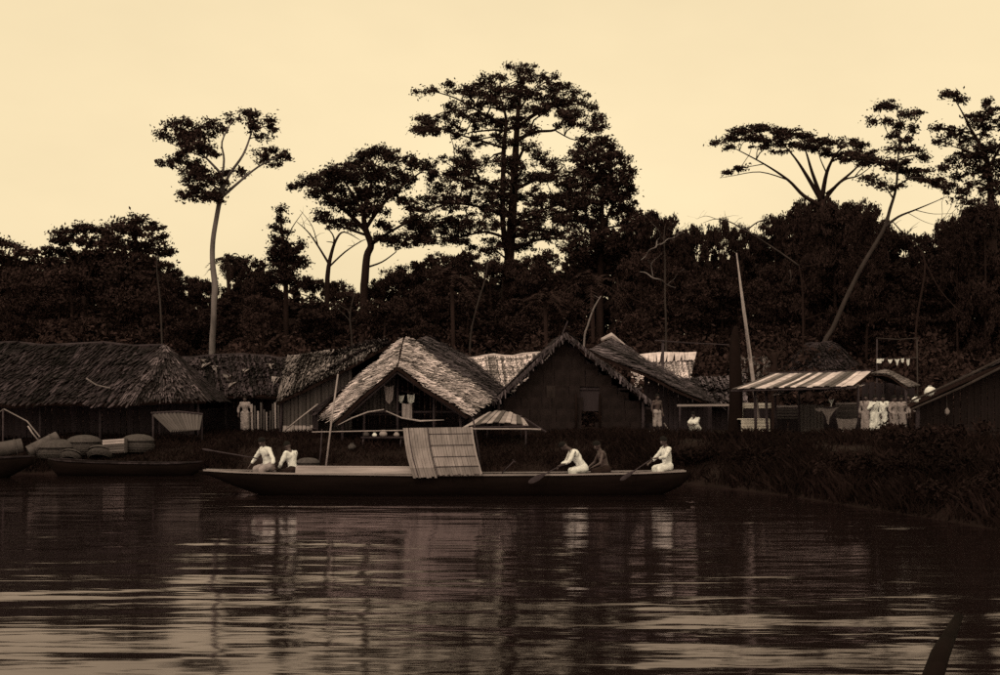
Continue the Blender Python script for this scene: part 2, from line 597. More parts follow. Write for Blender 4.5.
hero_tree('umbrella_tree', 'dark spreading umbrella tree with stepped flat tiers, left of the giant tree', 98,
          [(364, 300, .5), (365, 279, .5), (367, 256, .45), (371, 245, .42), (366, 230, .38), (364, 214, .3), (370, 190, .22), (374, 168, .12)],
          [[(367, 232, .25), (350, 215, .2), (330, 198, .13), (306, 184, .06)], [(366, 228, .22), (382, 205, .18), (402, 186, .12), (424, 170, .06)],
           [(369, 246, .2), (390, 232, .14), (412, 222, .1), (430, 232, .05)], [(366, 235, .15), (345, 228, .1), (325, 220, .06)],
           [(365, 268, .12), (382, 262, .08), (396, 252, .05)], [(364, 214, .15), (350, 190, .12), (338, 172, .06)]],
          [(297, 187, 7, 4), (308, 181, 10, 5), (322, 175, 11, 5), (336, 170, 12, 6), (318, 191, 11, 5), (332, 186, 11, 6), (350, 163, 12, 6),
           (366, 156, 11, 5), (380, 153, 11, 5), (394, 158, 11, 6), (412, 163, 11, 6), (426, 166, 8, 6), (431, 175, 5, 6), (346, 178, 15, 7),
           (368, 172, 16, 8), (390, 175, 14, 8), (408, 181, 11, 7), (336, 200, 14, 6), (356, 196, 14, 7), (376, 194, 14, 8), (396, 195, 9, 6),
           (350, 210, 14, 6), (372, 210, 13, 6), (322, 216, 9, 5), (336, 222, 10, 6), (352, 224, 8, 5), (384, 224, 9, 5), (392, 241, 10, 5),
           (404, 245, 8, 5), (378, 240, 6, 5), (416, 216, 9, 7), (426, 226, 9, 8), (418, 238, 7, 6), (430, 240, 5, 6), (408, 204, 8, 5)],
          leaf=.14, dens=2.0, sub_r=.46, depth=.7)

RG = random.Random(21)
FILL = [(RG.uniform(436, 575), RG.uniform(158, 250), RG.uniform(6, 11), RG.uniform(3.5, 6), .6) for _ in range(44)]
FILL = [c for c in FILL if not (c[1] < 195 and c[0] < 455)]
for _ in range(44):
    x = RG.uniform(-1, 1)
    FILL.append((512 + 96 * x, 100 - 22 * (1 - x * x) + RG.uniform(0, 34) + 12 * x * x, RG.uniform(5, 9), RG.uniform(2, 3.6), .5))
hero_tree('giant_tree', 'giant forest tree towering over all others with wide airy layered crown', 104,
          [(505, 345, .75), (506, 300, .72), (510, 250, .66), (513, 205, .58), (515, 165, .48), (517, 130, .38), (519, 105, .26), (524, 80, .12)],
          [[(509, 262, .34), (503, 225, .3), (503, 180, .27), (504, 145, .24), (506, 118, .16), (498, 92, .07)],
           [(516, 140, .22), (536, 132, .17), (555, 130, .13), (564, 120, .09), (580, 112, .04)],
           [(516, 128, .2), (540, 112, .15), (565, 104, .1), (588, 106, .05)],
           [(505, 125, .17), (480, 112, .12), (455, 98, .08), (428, 90, .04)],
           [(504, 148, .15), (478, 140, .11), (450, 132, .07), (422, 121, .03)],
           [(514, 190, .22), (535, 180, .16), (556, 172, .1), (565, 165, .05)],
           [(503, 190, .2), (480, 182, .14), (458, 172, .08)], [(503, 215, .2), (476, 206, .14), (446, 204, .09), (424, 214, .05)],
           [(513, 222, .2), (536, 212, .14), (560, 204, .08)], [(510, 240, .2), (485, 232, .13), (455, 238, .08), (430, 236, .04)],
           [(518, 112, .13), (530, 95, .09), (545, 82, .05)], [(556, 131, .08), (575, 140, .06), (590, 133, .04)]],
          [(423, 92, 6, 2.5, .7), (433, 90, 8, 3, .8), (447, 84, 8, 3.5), (458, 90, 9, 4), (470, 95, 10, 4), (478, 85, 8, 4), (490, 80, 8, 4), (503, 76, 9, 4),
           (515, 70, 9, 4), (527, 69, 9, 4), (538, 76, 9, 4), (550, 82, 10, 5), (562, 86, 9, 4), (573, 92, 9, 4), (583, 99, 8, 4), (592, 108, 7, 4),
           (600, 117, 6, 3), (604, 127, 5, 3), (596, 130, 6, 3), (500, 92, 12, 5), (518, 90, 11, 5), (534, 94, 12, 5), (550, 99, 11, 5),
           (487, 102, 11, 4), (506, 106, 12, 5), (526, 108, 12, 5), (544, 110, 10, 4), (568, 105, 10, 4), (578, 114, 9, 4), (566, 117, 8, 3),
           (420, 119, 5, 2, .8), (428, 125, 6, 3, .8), (438, 131, 8, 3.5), (450, 128, 8, 3.5), (446, 118, 5, 2.5, .7), (460, 135, 9, 4), (473, 126, 10, 5),
           (488, 120, 11, 6), (503, 124, 12, 6), (520, 124, 11, 6), (532, 132, 9, 5), (478, 140, 10, 6), (496, 138, 10, 6), (512, 142, 10, 6),
           (528, 147, 9, 5), (466, 152, 8, 5), (458, 163, 10, 6), (472, 166, 10, 7), (448, 174, 9, 6), (462, 182, 11, 7), (478, 184, 10, 6),
           (488, 160, 8, 6), (440, 190, 11, 6), (428, 202, 10, 6), (418, 212, 9, 5), (448, 204, 12, 7), (466, 200, 11, 6), (484, 206, 9, 6),
           (438, 220, 12, 6), (422, 228, 10, 5), (456, 224, 12, 6), (476, 226, 11, 6), (492, 226, 9, 7), (430, 240, 12, 5), (452, 240, 11, 5), (470, 243, 11, 6),
           (538, 160, 11, 7), (552, 166, 11, 7), (562, 176, 10, 8), (544, 180, 11, 7), (530, 176, 8, 6), (535, 197, 11, 7), (552, 200, 12, 8),
           (566, 198, 10, 8), (528, 212, 10, 7), (544, 218, 12, 7), (562, 218, 12, 8), (526, 230, 11, 6), (548, 236, 13, 7), (508, 214, 7, 6), (498, 242, 12, 6), (518, 246, 12, 6),
           (575, 124, 5, 3), (560, 126, 5, 2), (492, 184, 9, 6), (500, 200, 10, 6), (522, 196, 9, 6), (520, 168, 8, 5), (505, 160, 8, 5), (515, 182, 7, 5), (488, 196, 8, 5), (570, 186, 9, 7), (572, 208, 9, 7),
           (440, 160, 6, 4), (432, 178, 8, 5), (412, 222, 8, 5), (408, 236, 8, 4)] + FILL,
          leaf=.125, dens=1.25, sub_r=.42, depth=.75, spread=1.3)

hero_tree('dense_tree', 'dense dark rounded tree pressed against the right side of the giant tree', 97,
          [(600, 350, .5), (600, 280, .42), (602, 230, .3), (602, 180, .15)],
          [[(600, 250, .2), (585, 210, .12), (582, 170, .06)], [(601, 230, .2), (615, 200, .12), (622, 178, .06)]],
          [(586, 142, 8, 5), (578, 150, 8, 6), (598, 143, 9, 5), (610, 149, 9, 6), (620, 158, 8, 7), (593, 155, 14, 8), (608, 163, 13, 8), (580, 165, 10, 8), (626, 172, 7, 8), (604, 176, 15, 9), (586, 180, 14, 10),
           (620, 184, 12, 9), (629, 190, 6, 9), (612, 196, 15, 10), (592, 200, 16, 10), (629, 208, 6, 9), (576, 200, 12, 10), (618, 214, 14, 10), (592, 222, 16, 12), (630, 226, 9, 10),
           (572, 222, 13, 10), (606, 240, 18, 12), (580, 246, 18, 12), (628, 248, 14, 12), (604, 268, 22, 14), (578, 278, 18, 14), (630, 280, 14, 14)],
          leaf=.155, dens=1.9, sub_r=.5, depth=.9)

LEFT_TIERS = [
    ('broad layered dark tree topping the forest above the long house', 95,
     [(134, 350, .5), (134, 280, .4), (136, 240, .25)],
     [(118, 227, 9, 5), (130, 222, 10, 5), (142, 220, 9, 5), (152, 228, 9, 6), (136, 233, 16, 7), (112, 240, 12, 5), (160, 240, 8, 6), (128, 248, 18, 6), (152, 250, 12, 6), (166, 252, 6, 5), (140, 264, 20, 7), (116, 262, 14, 6), (168, 266, 8, 5), (162, 278, 12, 6), (136, 280, 24, 8), (172, 284, 8, 6)]),
    ('flat tiered dark tree left of the broad tree above the long house', 99,
     [(84, 350, .5), (84, 290, .4), (86, 250, .25)],
     [(62, 233, 8, 3), (74, 229, 10, 4), (86, 227, 9, 3.5), (98, 230, 9, 4), (108, 232, 8, 3.5), (58, 239, 8, 3.5), (72, 240, 13, 4.5), (92, 241, 13, 4.5), (110, 242, 9, 4), (52, 252, 12, 4), (72, 256, 14, 5), (96, 256, 14, 5), (112, 256, 9, 4), (44, 262, 12, 5), (64, 270, 18, 6), (90, 272, 18, 6), (110, 270, 10, 6)]),
    ('dark tree at the far left edge of the forest skyline', 97,
     [(8, 350, .5), (8, 290, .4), (8, 255, .25)],
     [(0, 243, 9, 4), (-14, 240, 12, 5), (12, 246, 8, 4), (22, 252, 9, 4), (34, 254, 9, 4), (-4, 256, 16, 6), (18, 264, 16, 6), (38, 266, 12, 5), (-24, 256, 16, 6), (4, 276, 22, 8), (32, 280, 16, 7)])]
for lb, Yt, tk, cl in LEFT_TIERS:
    hero_tree('tiered_tree', lb, Yt, tk, [[(tk[1][0], tk[1][1], .2), (tk[1][0] - 12, 262, .12), (tk[1][0] - 20, 248, .05)], [(tk[1][0], tk[1][1], .2), (tk[1][0] + 12, 260, .12), (tk[1][0] + 20, 246, .05)]],
              cl, leaf=.155, dens=1.8, sub_r=.5, depth=.8, flat=.5)

hero_tree('flat_topped_tree', 'flat topped acacia-like tree with bare fan of limbs, right of centre', 92,
          [(822, 330, .5), (823, 280, .46), (823, 230, .42), (822, 200, .36)],
          [[(822, 206, .24), (804, 196, .18), (788, 180, .13), (764, 164, .08), (734, 148, .04)],
           [(822, 202, .26), (808, 178, .18), (795, 158, .1), (778, 138, .05)],
           [(822, 200, .24), (812, 172, .15), (806, 152, .08), (800, 140, .05)],
           [(822, 198, .26), (827, 172, .17), (836, 154, .1), (846, 146, .05)],
           [(823, 202, .22), (836, 186, .15), (852, 172, .1), (864, 160, .05)],
           [(826, 194, .12), (844, 180, .09), (858, 176, .06), (872, 166, .03)],
           [(788, 180, .07), (760, 172, .05), (732, 176, .03), (720, 178, .015)],
           [(764, 164, .05), (742, 168, .03), (724, 171, .015)],
           [(827, 174, .08), (820, 158, .05), (818, 146, .03)]],
          [(718, 142, 5, 1.6, .8), (726, 138, 8, 2.5), (738, 132, 9, 2.6), (750, 130, 10, 3), (763, 129, 10, 3), (776, 131, 10, 3), (790, 134, 11, 3), (804, 137, 11, 3),
           (818, 140, 11, 3), (832, 142, 11, 3), (846, 144, 11, 3), (858, 146, 9, 3), (740, 140, 10, 2.5), (756, 138, 11, 3), (772, 141, 11, 3), (786, 144, 11, 3),
           (800, 147, 11, 2.6), (814, 149, 10, 2.6), (828, 152, 10, 2.6), (842, 154, 10, 2.6), (856, 154, 8, 3), (870, 152, 6, 3), (758, 147, 9, 2, .7), (780, 152, 8, 2, .6), (730, 148, 7, 1.6, .6),
           (728, 173, 5, 1, .3), (742, 168, 5, 1, .3), (866, 164, 6, 2, .6)],
          leaf=.12, dens=1.7, sub_r=.40, depth=1.0, flat=.4)

hero_tree('leaning_tree', 'leaning tree with pale slanting trunk and sagging diagonal crown, right side', 80,
          [(822, 352, .36), (833, 328, .34), (843, 305, .33), (853, 284, .32), (864, 263, .31), (876, 243, .29), (885, 226, .27), (890, 209, .24), (896, 188, .18), (898, 160, .14), (900, 125, .07)],
          [[(884, 228, .2), (898, 217, .14), (915, 210, .1), (932, 203, .06), (948, 196, .03)],
           [(893, 198, .12), (884, 186, .08), (872, 180, .04)], [(897, 186, .12), (912, 178, .09), (930, 180, .06), (950, 190, .03)],
           [(897, 172, .1), (880, 164, .07), (858, 158, .03)], [(899, 145, .07), (910, 130, .05), (922, 114, .02)], [(899, 150, .07), (886, 130, .05), (878, 112, .02)],
           [(915, 210, .05), (934, 214, .035), (956, 213, .015)], [(908, 213, .04), (925, 222, .03), (940, 226, .012)]],
          [(879, 107, 4, 2.5, .8), (888, 105, 6, 3), (897, 110, 7, 4), (908, 116, 6, 3), (919, 112, 5, 2, .7), (872, 122, 4, 3, .8), (884, 122, 6, 3), (902, 126, 6, 3),
           (912, 130, 5, 3), (890, 136, 6, 4), (904, 142, 7, 4), (896, 150, 7, 4), (916, 149, 7, 4), (924, 156, 6, 4), (852, 154, 7, 3), (862, 158, 9, 3.5), (874, 161, 10, 4),
           (886, 164, 11, 5), (898, 167, 11, 5), (910, 171, 11, 5), (922, 175, 11, 5), (934, 181, 11, 5), (946, 187, 10, 5), (957, 194, 9, 5), (967, 201, 8, 5), (976, 208, 6, 5),
           (868, 180, 7, 2.5), (880, 184, 9, 3), (894, 187, 7, 3), (848, 160, 5, 2), (940, 170, 6, 3), (906, 160, 6, 3)],
          leaf=.12, dens=1.7, sub_r=.40, depth=.7, bark='bark_dull', flat=.5, slim=.45)

hero_tree('right_edge_tree', 'tall tree with separate top tuft at the right edge of the forest', 88,
          [(994, 330, .5), (993, 250, .45), (991, 200, .38), (988, 165, .3), (980, 145, .22), (970, 128, .14), (962, 112, .08), (955, 100, .05)],
          [[(986, 158, .14), (970, 152, .09), (952, 146, .04)], [(988, 168, .15), (1004, 140, .1), (1010, 118, .05)], [(978, 142, .1), (990, 124, .06), (992, 110, .03)],
           [(975, 135, .07), (958, 131, .05), (942, 128, .025)]],
          [(944, 95, 6, 3), (953, 96, 8, 4), (960, 100, 4, 3), (938, 128, 6, 3), (948, 131, 7, 4), (958, 134, 8, 5), (970, 120, 8, 4), (980, 116, 8, 5), (992, 112, 8, 6),
           (968, 140, 8, 5), (984, 130, 9, 6), (998, 126, 10, 7), (962, 152, 9, 6), (978, 152, 10, 7), (994, 148, 11, 8), (954, 162, 6, 4), (970, 166, 10, 7), (986, 170, 11, 8),
           (1004, 166, 12, 9), (962, 176, 7, 5), (980, 184, 10, 7), (996, 190, 12, 8), (1012, 140, 10, 9), (1018, 158, 10, 10), (988, 103, 5, 3), (1008, 112, 7, 5), (942, 142, 6, 3)],
          leaf=.13, dens=1.6, sub_r=.42, depth=.8)

hero_tree('climber_stump', 'slim broken tree snag wrapped in dark climbers, left of the umbrella tree', 90,
          [(286, 300, .28), (285, 265, .26), (283, 240, .2), (281, 222, .12), (281, 209, .05)], [[(284, 245, .08), (292, 228, .05), (303, 212, .02)]],
          [(281, 210, 2, 3), (280, 219, 3, 4), (277, 228, 5, 4), (283, 233, 5, 5), (279, 240, 7, 5), (287, 243, 6, 5), (284, 252, 10, 6), (274, 250, 5, 5),
           (296, 250, 5, 5), (300, 244, 4, 4), (290, 260, 13, 7), (276, 262, 10, 7), (303, 262, 8, 6), (286, 274, 16, 9)],
          leaf=.13, dens=2.0, sub_r=.40, depth=.8)


def bare_tree(name, label, Y, lines, bark='dead_wood', group=None, twigs=5, to_ground=True, first=None):
    """leafless wood: lines of (px, py, radius)"""
    b0 = at(lines[0][0][0], lines[0][0][1], Y)
    g = gz(b0.x, Y)
    root = thing(name, label, 'tree', (b0.x, Y, g), group)
    for i, L in enumerate(lines):
        pts = [at(q[0], q[1], Y + (0 if i == 0 else R.uniform(-.6, .6) * j)) for j, q in enumerate(L)]
        rad = [q[2] for q in L]
        if i == 0 and to_ground:
            pts = [V((b0.x, Y, g - .2))] + pts; rad = [rad[0] * 1.2] + rad
        p, r = smooth_line(pts, rad)
        b = MB(); b.tube(p, r, 6)
        for t in range(twigs):
            j = R.randrange(len(p) // 2, len(p))
            d = V((R.uniform(-1, 1), R.uniform(-1, 1), R.uniform(-.1, 1.1))) * R.uniform(.5, 1.6)
            b.tube(bend(p[j], p[j] + d, 4, .05, .1), [r[j] * .55, r[j] * .4, r[j] * .25, .006], 4, False)
        b.build('trunk' if i == 0 else 'branch', (first or bark) if i == 0 else bark, root, True)
    return root


bare_tree('bare_tree', 'leafless forked tree against the sky below the umbrella tree', 94,
          [[(327, 300, .2), (328, 272, .18), (331, 255, .14), (336, 240, .1), (344, 232, .06), (360, 240, .02)],
           [(329, 264, .1), (318, 246, .07), (308, 232, .05), (297, 222, .02)], [(331, 256, .08), (334, 238, .06), (326, 224, .035), (330, 210, .015)],
           [(328, 268, .08), (345, 252, .06), (362, 241, .03), (372, 238, .015)], [(318, 246, .05), (312, 226, .03), (300, 210, .012)]], bark='bark', twigs=4)
bare_tree('dead_tree', 'dead tree with pale crooked bare branches right of the dense tree', 78,
          [[(666, 330, .07), (665, 296, .06), (665, 262, .05), (664, 240, .04), (665, 226, .02)], [(641, 260, .02), (646, 256, .04), (650, 250, .045), (656, 247, .05), (657, 241, .04), (660, 237, .03), (659, 231, .02)],
           [(657, 245, .04), (662, 244, .04), (668, 239, .035), (674, 238, .03), (683, 232, .015)], [(640, 272, .03), (646, 273, .045), (653, 278, .045), (661, 280, .04), (667, 285, .03), (676, 288, .015)], [(653, 277, .03), (651, 266, .025), (648, 260, .015)]],
          bark='dead_wood', twigs=2, first='bark_dull')
bare_tree('arching_limb', 'long pale dead limb arching down over the thicket behind the tall post', 76,
          [[(803, 320, .06), (802, 285, .06), (799, 266, .05)], [(799, 266, .06), (781, 253, .055), (764, 242, .05), (746, 231, .045), (730, 222, .04), (716, 219, .025), (703, 223, .012)],
           [(746, 231, .05), (758, 222, .04), (772, 219, .025), (782, 220, .01)], [(790, 270, .04), (791, 278, .03), (789, 286, .012)], [(716, 219, .02), (706, 216, .015), (697, 219, .008)]],
          bark='bark_dull', twigs=3, first='bark')
bare_tree('slender_pale_trunk', 'slender pale leaning sapling trunk rising behind the big dark gable', 70,
          [[(584, 345, .06), (588, 325, .055), (594, 308, .05), (601, 296, .03)]], bark='bark_pale', twigs=2)
bare_tree('bare_sapling', 'thin pale bare sapling leaning in the thicket at the right', 74,
          [[(916, 330, .07), (925, 262, .06), (905, 236, .05), (893, 222, .03)], [(925, 262, .04), (940, 290, .04), (960, 312, .02)]], bark='bark', twigs=3)

for lb, Ys, ln in (('thin dull trunk standing in the dark forest above the long house', 84, [(162, 345, .07), (160, 300, .06), (157, 270, .05), (158, 255, .03)]),
                   ('thin dull trunk below the umbrella tree in the dark forest', 82, [(352, 345, .06), (350, 315, .055), (355, 292, .03)]),
                   ('thin leaning trunk left of the giant tree foot', 82, [(470, 345, .07), (476, 310, .06), (485, 280, .05), (488, 262, .03)])):
    bare_tree('slender_trunk_tree', lb, Ys, [ln], bark='bark_dull', twigs=5)


# --- palms
def palm(name, label, px, py, Y, L=2.6, n=16, trunk_r=.14, droop=.9):
    top = at(px, py, Y)
    g = gz(top.x, Y)
    root = thing(name, label, 'palm', (top.x, Y, g))
    b = MB(); b.tube([V((top.x, Y, g - .2)), V((top.x + .1, Y, (g + top.z) / 2)), top], [trunk_r * 1.3, trunk_r, trunk_r * .9], 7)
    b.build('trunk', 'bark', root, True)
    for i in range(n):
        a = 2 * math.pi * i / n + R.uniform(-.2, .2)
        e = R.uniform(.1, 1.25)
        d = V((math.cos(a) * math.cos(e), math.sin(a) * math.cos(e), math.sin(e)))
        ln = L * R.uniform(.8, 1.15)
        side = d.cross(V((0, 0, 1))).normalized()
        pts = [top + d * ln * t - V((0, 0, droop * ln * t * t * (.6 + .4 * math.cos(e)))) for t in np.linspace(0, 1, 8)]
        fr = MB(); fr.tube(pts, [.03, .028, .025, .022, .018, .014, .01, .005], 4, False)
        for j in range(1, 8):
            for sgn in (-1, 1):
                for s in (0, .5):
                    p0 = pts[j - 1].lerp(pts[j], s + R.uniform(0, .3))
                    tip = p0 + side * sgn * .55 * (1.15 - j / 9) * L / 2.6 + d * .22 - V((0, 0, .22 + .1 * R.random()))
                    w = (pts[j] - pts[j - 1]).normalized() * .05
                    fr.add([p0 - w, p0 + w, tip + w * .2], [(0, 1, 2)])
        fr.build('frond', 'leaf', root)
    return root


palm('palm_tree', 'palm tuft with spiky fronds just right of the tall pale trunk', 228, 262, 88, 2.2, 16)
palm('palm_tree', 'palm with drooping fronds in the thicket under the dense tree', 592, 285, 80, 3.0, 18)
palm('palm_tree', 'palm with hanging fronds in the thicket below the umbrella tree', 452, 282, 82, 3.0, 18)
palm('palm_tree', 'low palm in the dark thicket above the big dark gable', 545, 300, 78, 2.4, 16)


# --- the dense forest behind the village: one builder, then copies with their parts
def forest_proto(seed, h=16.0, w=5.0, leaf=.20):
    rg = np.random.default_rng(seed)
    rr = random.Random(seed)
    b = MB()
    p, r = smooth_line([V((0, 0, -.4)), V((rr.uniform(-.3, .3), 0, h * .3)), V((rr.uniform(-.5, .5), rr.uniform(-.4, .4), h * .6)), V((0, 0, h * .88))], [.42, .33, .22, .06])
    b.tube(p, r, 7)
    blobs = []
    for i in range(44):
        t = rr.random() ** .85
        z = h * (.18 + .78 * t)
        prof = math.sin(math.pi * min(1, (.12 + .88 * (1 - t)) ** .6)) ** .5 if t > .55 else .9
        prof = (1 - ((t - .45) / .58) ** 2) ** .5 if abs(t - .45) < .58 else .25
        a = rr.uniform(0, 2 * math.pi)
        q = rr.uniform(.35, .95) * w * prof
        s = rr.uniform(.7, 1.7)
        q *= rr.uniform(.85, 1.25)
        blobs.append((V((math.cos(a) * q, math.sin(a) * q, z)), (s * 1.3, s * 1.3, s * .5), 1))
    for i in range(3):
        blobs.append((V((rr.uniform(-.9, .9), rr.uniform(-.9, .9), h * rr.uniform(.9, .96))), (1.2, 1.2, .7), 1))
    cs, subs = blob_leaves(blobs, leaf, 1.0, .58, rg, .2, .5)
    for c, s, wt in blobs[::2]:
        st = min(p, key=lambda q: (q - c).length + max(0, q.z - c.z) * 2)
        b.tube(bend(st, c, 4, .05, .06), [.1, .07, .05, .02], 5, False)
    root = thing('forest_tree', 'x', 'tree', (0, 0, 0))
    b.build('trunk', 'bark', root, True)
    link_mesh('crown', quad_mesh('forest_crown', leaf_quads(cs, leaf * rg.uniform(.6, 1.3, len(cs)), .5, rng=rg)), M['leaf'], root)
    return root


def copy_thing(src, loc, rz=0.0, sc=(1, 1, 1)):
    r = src.copy(); COL.objects.link(r)
    r.location = loc; r.rotation_euler = (0, 0, rz); r.scale = sc
    for ch in src.children:
        c = ch.copy(); COL.objects.link(c); c.parent = r
        for g in ch.children:
            d = g.copy(); COL.objects.link(d); d.parent = c
    return r


PROTO = [forest_proto(s, w=w) for s, w in ((1, 4.2), (2, 5.2), (3, 4.6), (4, 5.8), (5, 3.8), (6, 5.0))]
used = [False] * 6
# (px, top py, half width px, Y)
FT = [(-40, 238, 36, 95), (40, 268, 22, 92), (64, 262, 26, 101), (112, 258, 24, 100), (150, 262, 20, 99), (172, 268, 14, 95),
      (20, 268, 26, 86), (70, 266, 28, 87), (120, 262, 28, 88), (165, 276, 20, 86), (192, 276, 18, 97), (206, 277, 18, 100), (236, 256, 20, 99), (254, 258, 18, 96), (266, 270, 18, 93),
      (230, 290, 24, 88), (262, 296, 22, 84), (310, 274, 20, 101), (336, 281, 22, 104), (318, 298, 24, 88), (352, 292, 24, 90), (380, 280, 20, 103), (398, 268, 22, 97), (418, 258, 24, 101),
      (386, 300, 24, 86), (436, 254, 24, 97), (420, 290, 26, 88), (462, 252, 24, 99), (490, 256, 24, 96), (470, 292, 26, 87), (520, 258, 24, 98), (546, 252, 24, 95), (515, 296, 26, 86),
      (560, 290, 26, 88), (638, 210, 16, 97), (652, 206, 18, 99), (668, 216, 18, 98), (640, 250, 22, 89), (684, 228, 14, 99), (697, 224, 12, 98), (712, 223, 14, 99), (676, 268, 24, 88), (726, 219, 10, 97),
      (738, 226, 16, 99), (758, 232, 18, 100), (720, 270, 26, 90), (776, 214, 16, 98), (790, 206, 18, 100), (808, 200, 20, 97), (828, 197, 20, 101), (848, 197, 20, 99), (868, 202, 18, 97), (884, 218, 16, 99),
      (776, 262, 26, 89), (840, 250, 28, 88), (904, 228, 20, 97), (926, 230, 18, 99), (946, 218, 18, 97), (968, 206, 18, 99), (890, 262, 26, 86), (950, 252, 28, 87), (806, 206, 20, 87), (836, 203, 22, 88), (866, 214, 18, 85), (984, 196, 20, 84), (958, 222, 18, 84), (1000, 200, 28, 96), (1050, 215, 34, 95), (1000, 250, 30, 86)]


def ft_label(px, Y):
    near = Y < 91
    if px < 180: a = 'behind the long old thatched house'
    elif px < 300: a = 'right of the tall pale tree'
    elif px < 450: a = 'under the umbrella tree'
    elif px < 580: a = 'at the foot of the giant tree'
    elif px < 730: a = 'behind the bare dead tree'
    elif px < 890: a = 'below the flat topped tree'
    else: a = 'below the leaning tree'
    return ('of the lower dark trees ' if near else 'of the tall dark skyline trees ') + a, ('forest front ' if near else 'forest skyline ') + a


ORD = 'leftmost,second from left,third from left,fourth from left,fifth from left,sixth from left,seventh from left,eighth from left,ninth from left,tenth from left'.split(',')
FT.sort(key=lambda t: t[0])
count = {}
for i, (px, top, hw, Y) in enumerate(FT):
    k = i % 6
    t = at(px, top, Y)
    g = gz(t.x, Y)
    sz = (t.z - g) / 16.0
    sx = hw * Y / F / 3.6
    hw *= 1.15; wid = (4.2, 5.2, 4.6, 5.8, 3.8, 5.0)[k]
    sx = hw * Y / F / (wid * .92)
    loc, sc, rz = (t.x, Y, g), (sx, sx * 1.1, sz), R.uniform(0, 6.28)
    if not used[k]:
        o = PROTO[k]; used[k] = True
        o.location = loc; o.scale = sc; o.rotation_euler = (0, 0, rz)
        for ch in o.children: ch.matrix_parent_inverse = Matrix.Identity(4)
    else:
        o = copy_thing(PROTO[k], loc, rz, sc)
        for ch in o.children: ch.matrix_parent_inverse = Matrix.Identity(4)
    lb, gr = ft_label(px, Y)
    count[gr] = count.get(gr, -1) + 1
    props(o, ORD[count[gr]] + ' ' + lb, 'tree', gr)

# the wood further back, one uncountable mass, and the thicket at its foot
PX = [-600, -60, 0, 40, 60, 110, 150, 178, 205, 240, 275, 310, 350, 390, 430, 480, 560, 580, 600, 630, 660, 690, 710, 740, 775, 810, 870, 900, 925, 960, 1000, 1060, 1600]
PY = [v - 8 for v in [215, 235, 258, 264, 250, 242, 250, 288, 296, 274, 280, 296, 302, 292, 272, 270, 262, 235, 225, 226, 226, 246, 242, 250, 232, 222, 224, 246, 246, 228, 214, 215, 215]]
n = 110000
px = NP.uniform(-220, 1220, n)
Yb = NP.uniform(108, 130, n)
topz = CH + (HY - np.interp(px, PX, PY)) / F * Yb
X = (px - 500) / F * Yb
jag = np.array([noise.noise(V((x * .35, y * .35, 3))) for x, y in zip(X, Yb)])
Z = 2.0 + (topz - 2.4 + jag * 2.6 - 2.0) * NP.random(n) ** .8
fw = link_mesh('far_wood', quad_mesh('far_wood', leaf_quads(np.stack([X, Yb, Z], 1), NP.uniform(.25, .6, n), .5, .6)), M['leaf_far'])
props(fw, 'dark wood closing the view behind the forest trees', 'wood', None, 'stuff')

n = 130000
px = NP.uniform(-120, 1120, n)
Yb = 66 + 22 * NP.random(n)
X = (px - 500) / F * Yb
hgt = np.array([1.8 + 2.6 * max(0, .55 + noise.noise(V((x * .22, y * .22, 9))) + .4 * noise.noise(V((x * .7, y * .7, 2)))) for x, y in zip(X, Yb)])
hgt *= np.interp(Yb, [66, 72, 88], [.55, 1, 1.5])
Z = gz_np(X, Yb) + hgt * NP.random(n) ** .7
th = link_mesh('thicket', quad_mesh('thicket', leaf_quads(np.stack([X, Yb, Z], 1), NP.uniform(.08, .24, n), .6, .5)), M['leaf'])
props(th, 'dark tangled thicket between the village and the forest', 'thicket', None, 'stuff')

# grass and weeds down the bank
n = 150000
X = NP.uniform(-24, 22, n)
Yb = shore(X) + .15 + 12 * NP.random(n) ** 1.2
extra = NP.random(n) < .35                              # the right hand bank runs towards the camera
X = np.where(extra, NP.uniform(4, 16, n), X)
Yb = np.where(extra, NP.uniform(17, 46, n), Yb)
zz = gz_np(X, Yb)
patch = np.array([noise.noise(V((x * .5, y * .5, 7))) for x, y in zip(X, Yb)])
keep = (Yb > 16) & (zz > .04) & (patch + NP.normal(size=n) * .25 > -.2)
X, Yb, zz, patch = X[keep], Yb[keep], zz[keep], patch[keep]
n = len(X)
right = np.interp(X, [-24, 2, 5, 9, 14], [.45, .5, .7, .8, .85]) * (1 + .8 * patch)
hb = NP.uniform(.12, .5, n) * right
lean = NP.normal(size=(n, 2)) * .5 * hb[:, None]
ang = NP.uniform(0, np.pi, n)
wd = NP.uniform(.006, .022, n)
wx, wy = np.cos(ang) * wd, np.sin(ang) * wd
q = np.zeros((n, 4, 3))
q[:, 0] = np.stack([X - wx, Yb - wy, zz - .05], 1)
q[:, 1] = np.stack([X + wx, Yb + wy, zz - .05], 1)
q[:, 2] = np.stack([X + lean[:, 0] + wx * .2, Yb + lean[:, 1] + wy * .2, zz + hb], 1)
q[:, 3] = np.stack([X + lean[:, 0] * .45 - wx, Yb + lean[:, 1] * .45 - wy, zz + hb * .6], 1)
gr = link_mesh('bank_grass', quad_mesh('bank_grass', q), M['grass'])
props(gr, 'dark rough grass and weeds covering the riverbank', 'grass', None, 'stuff')

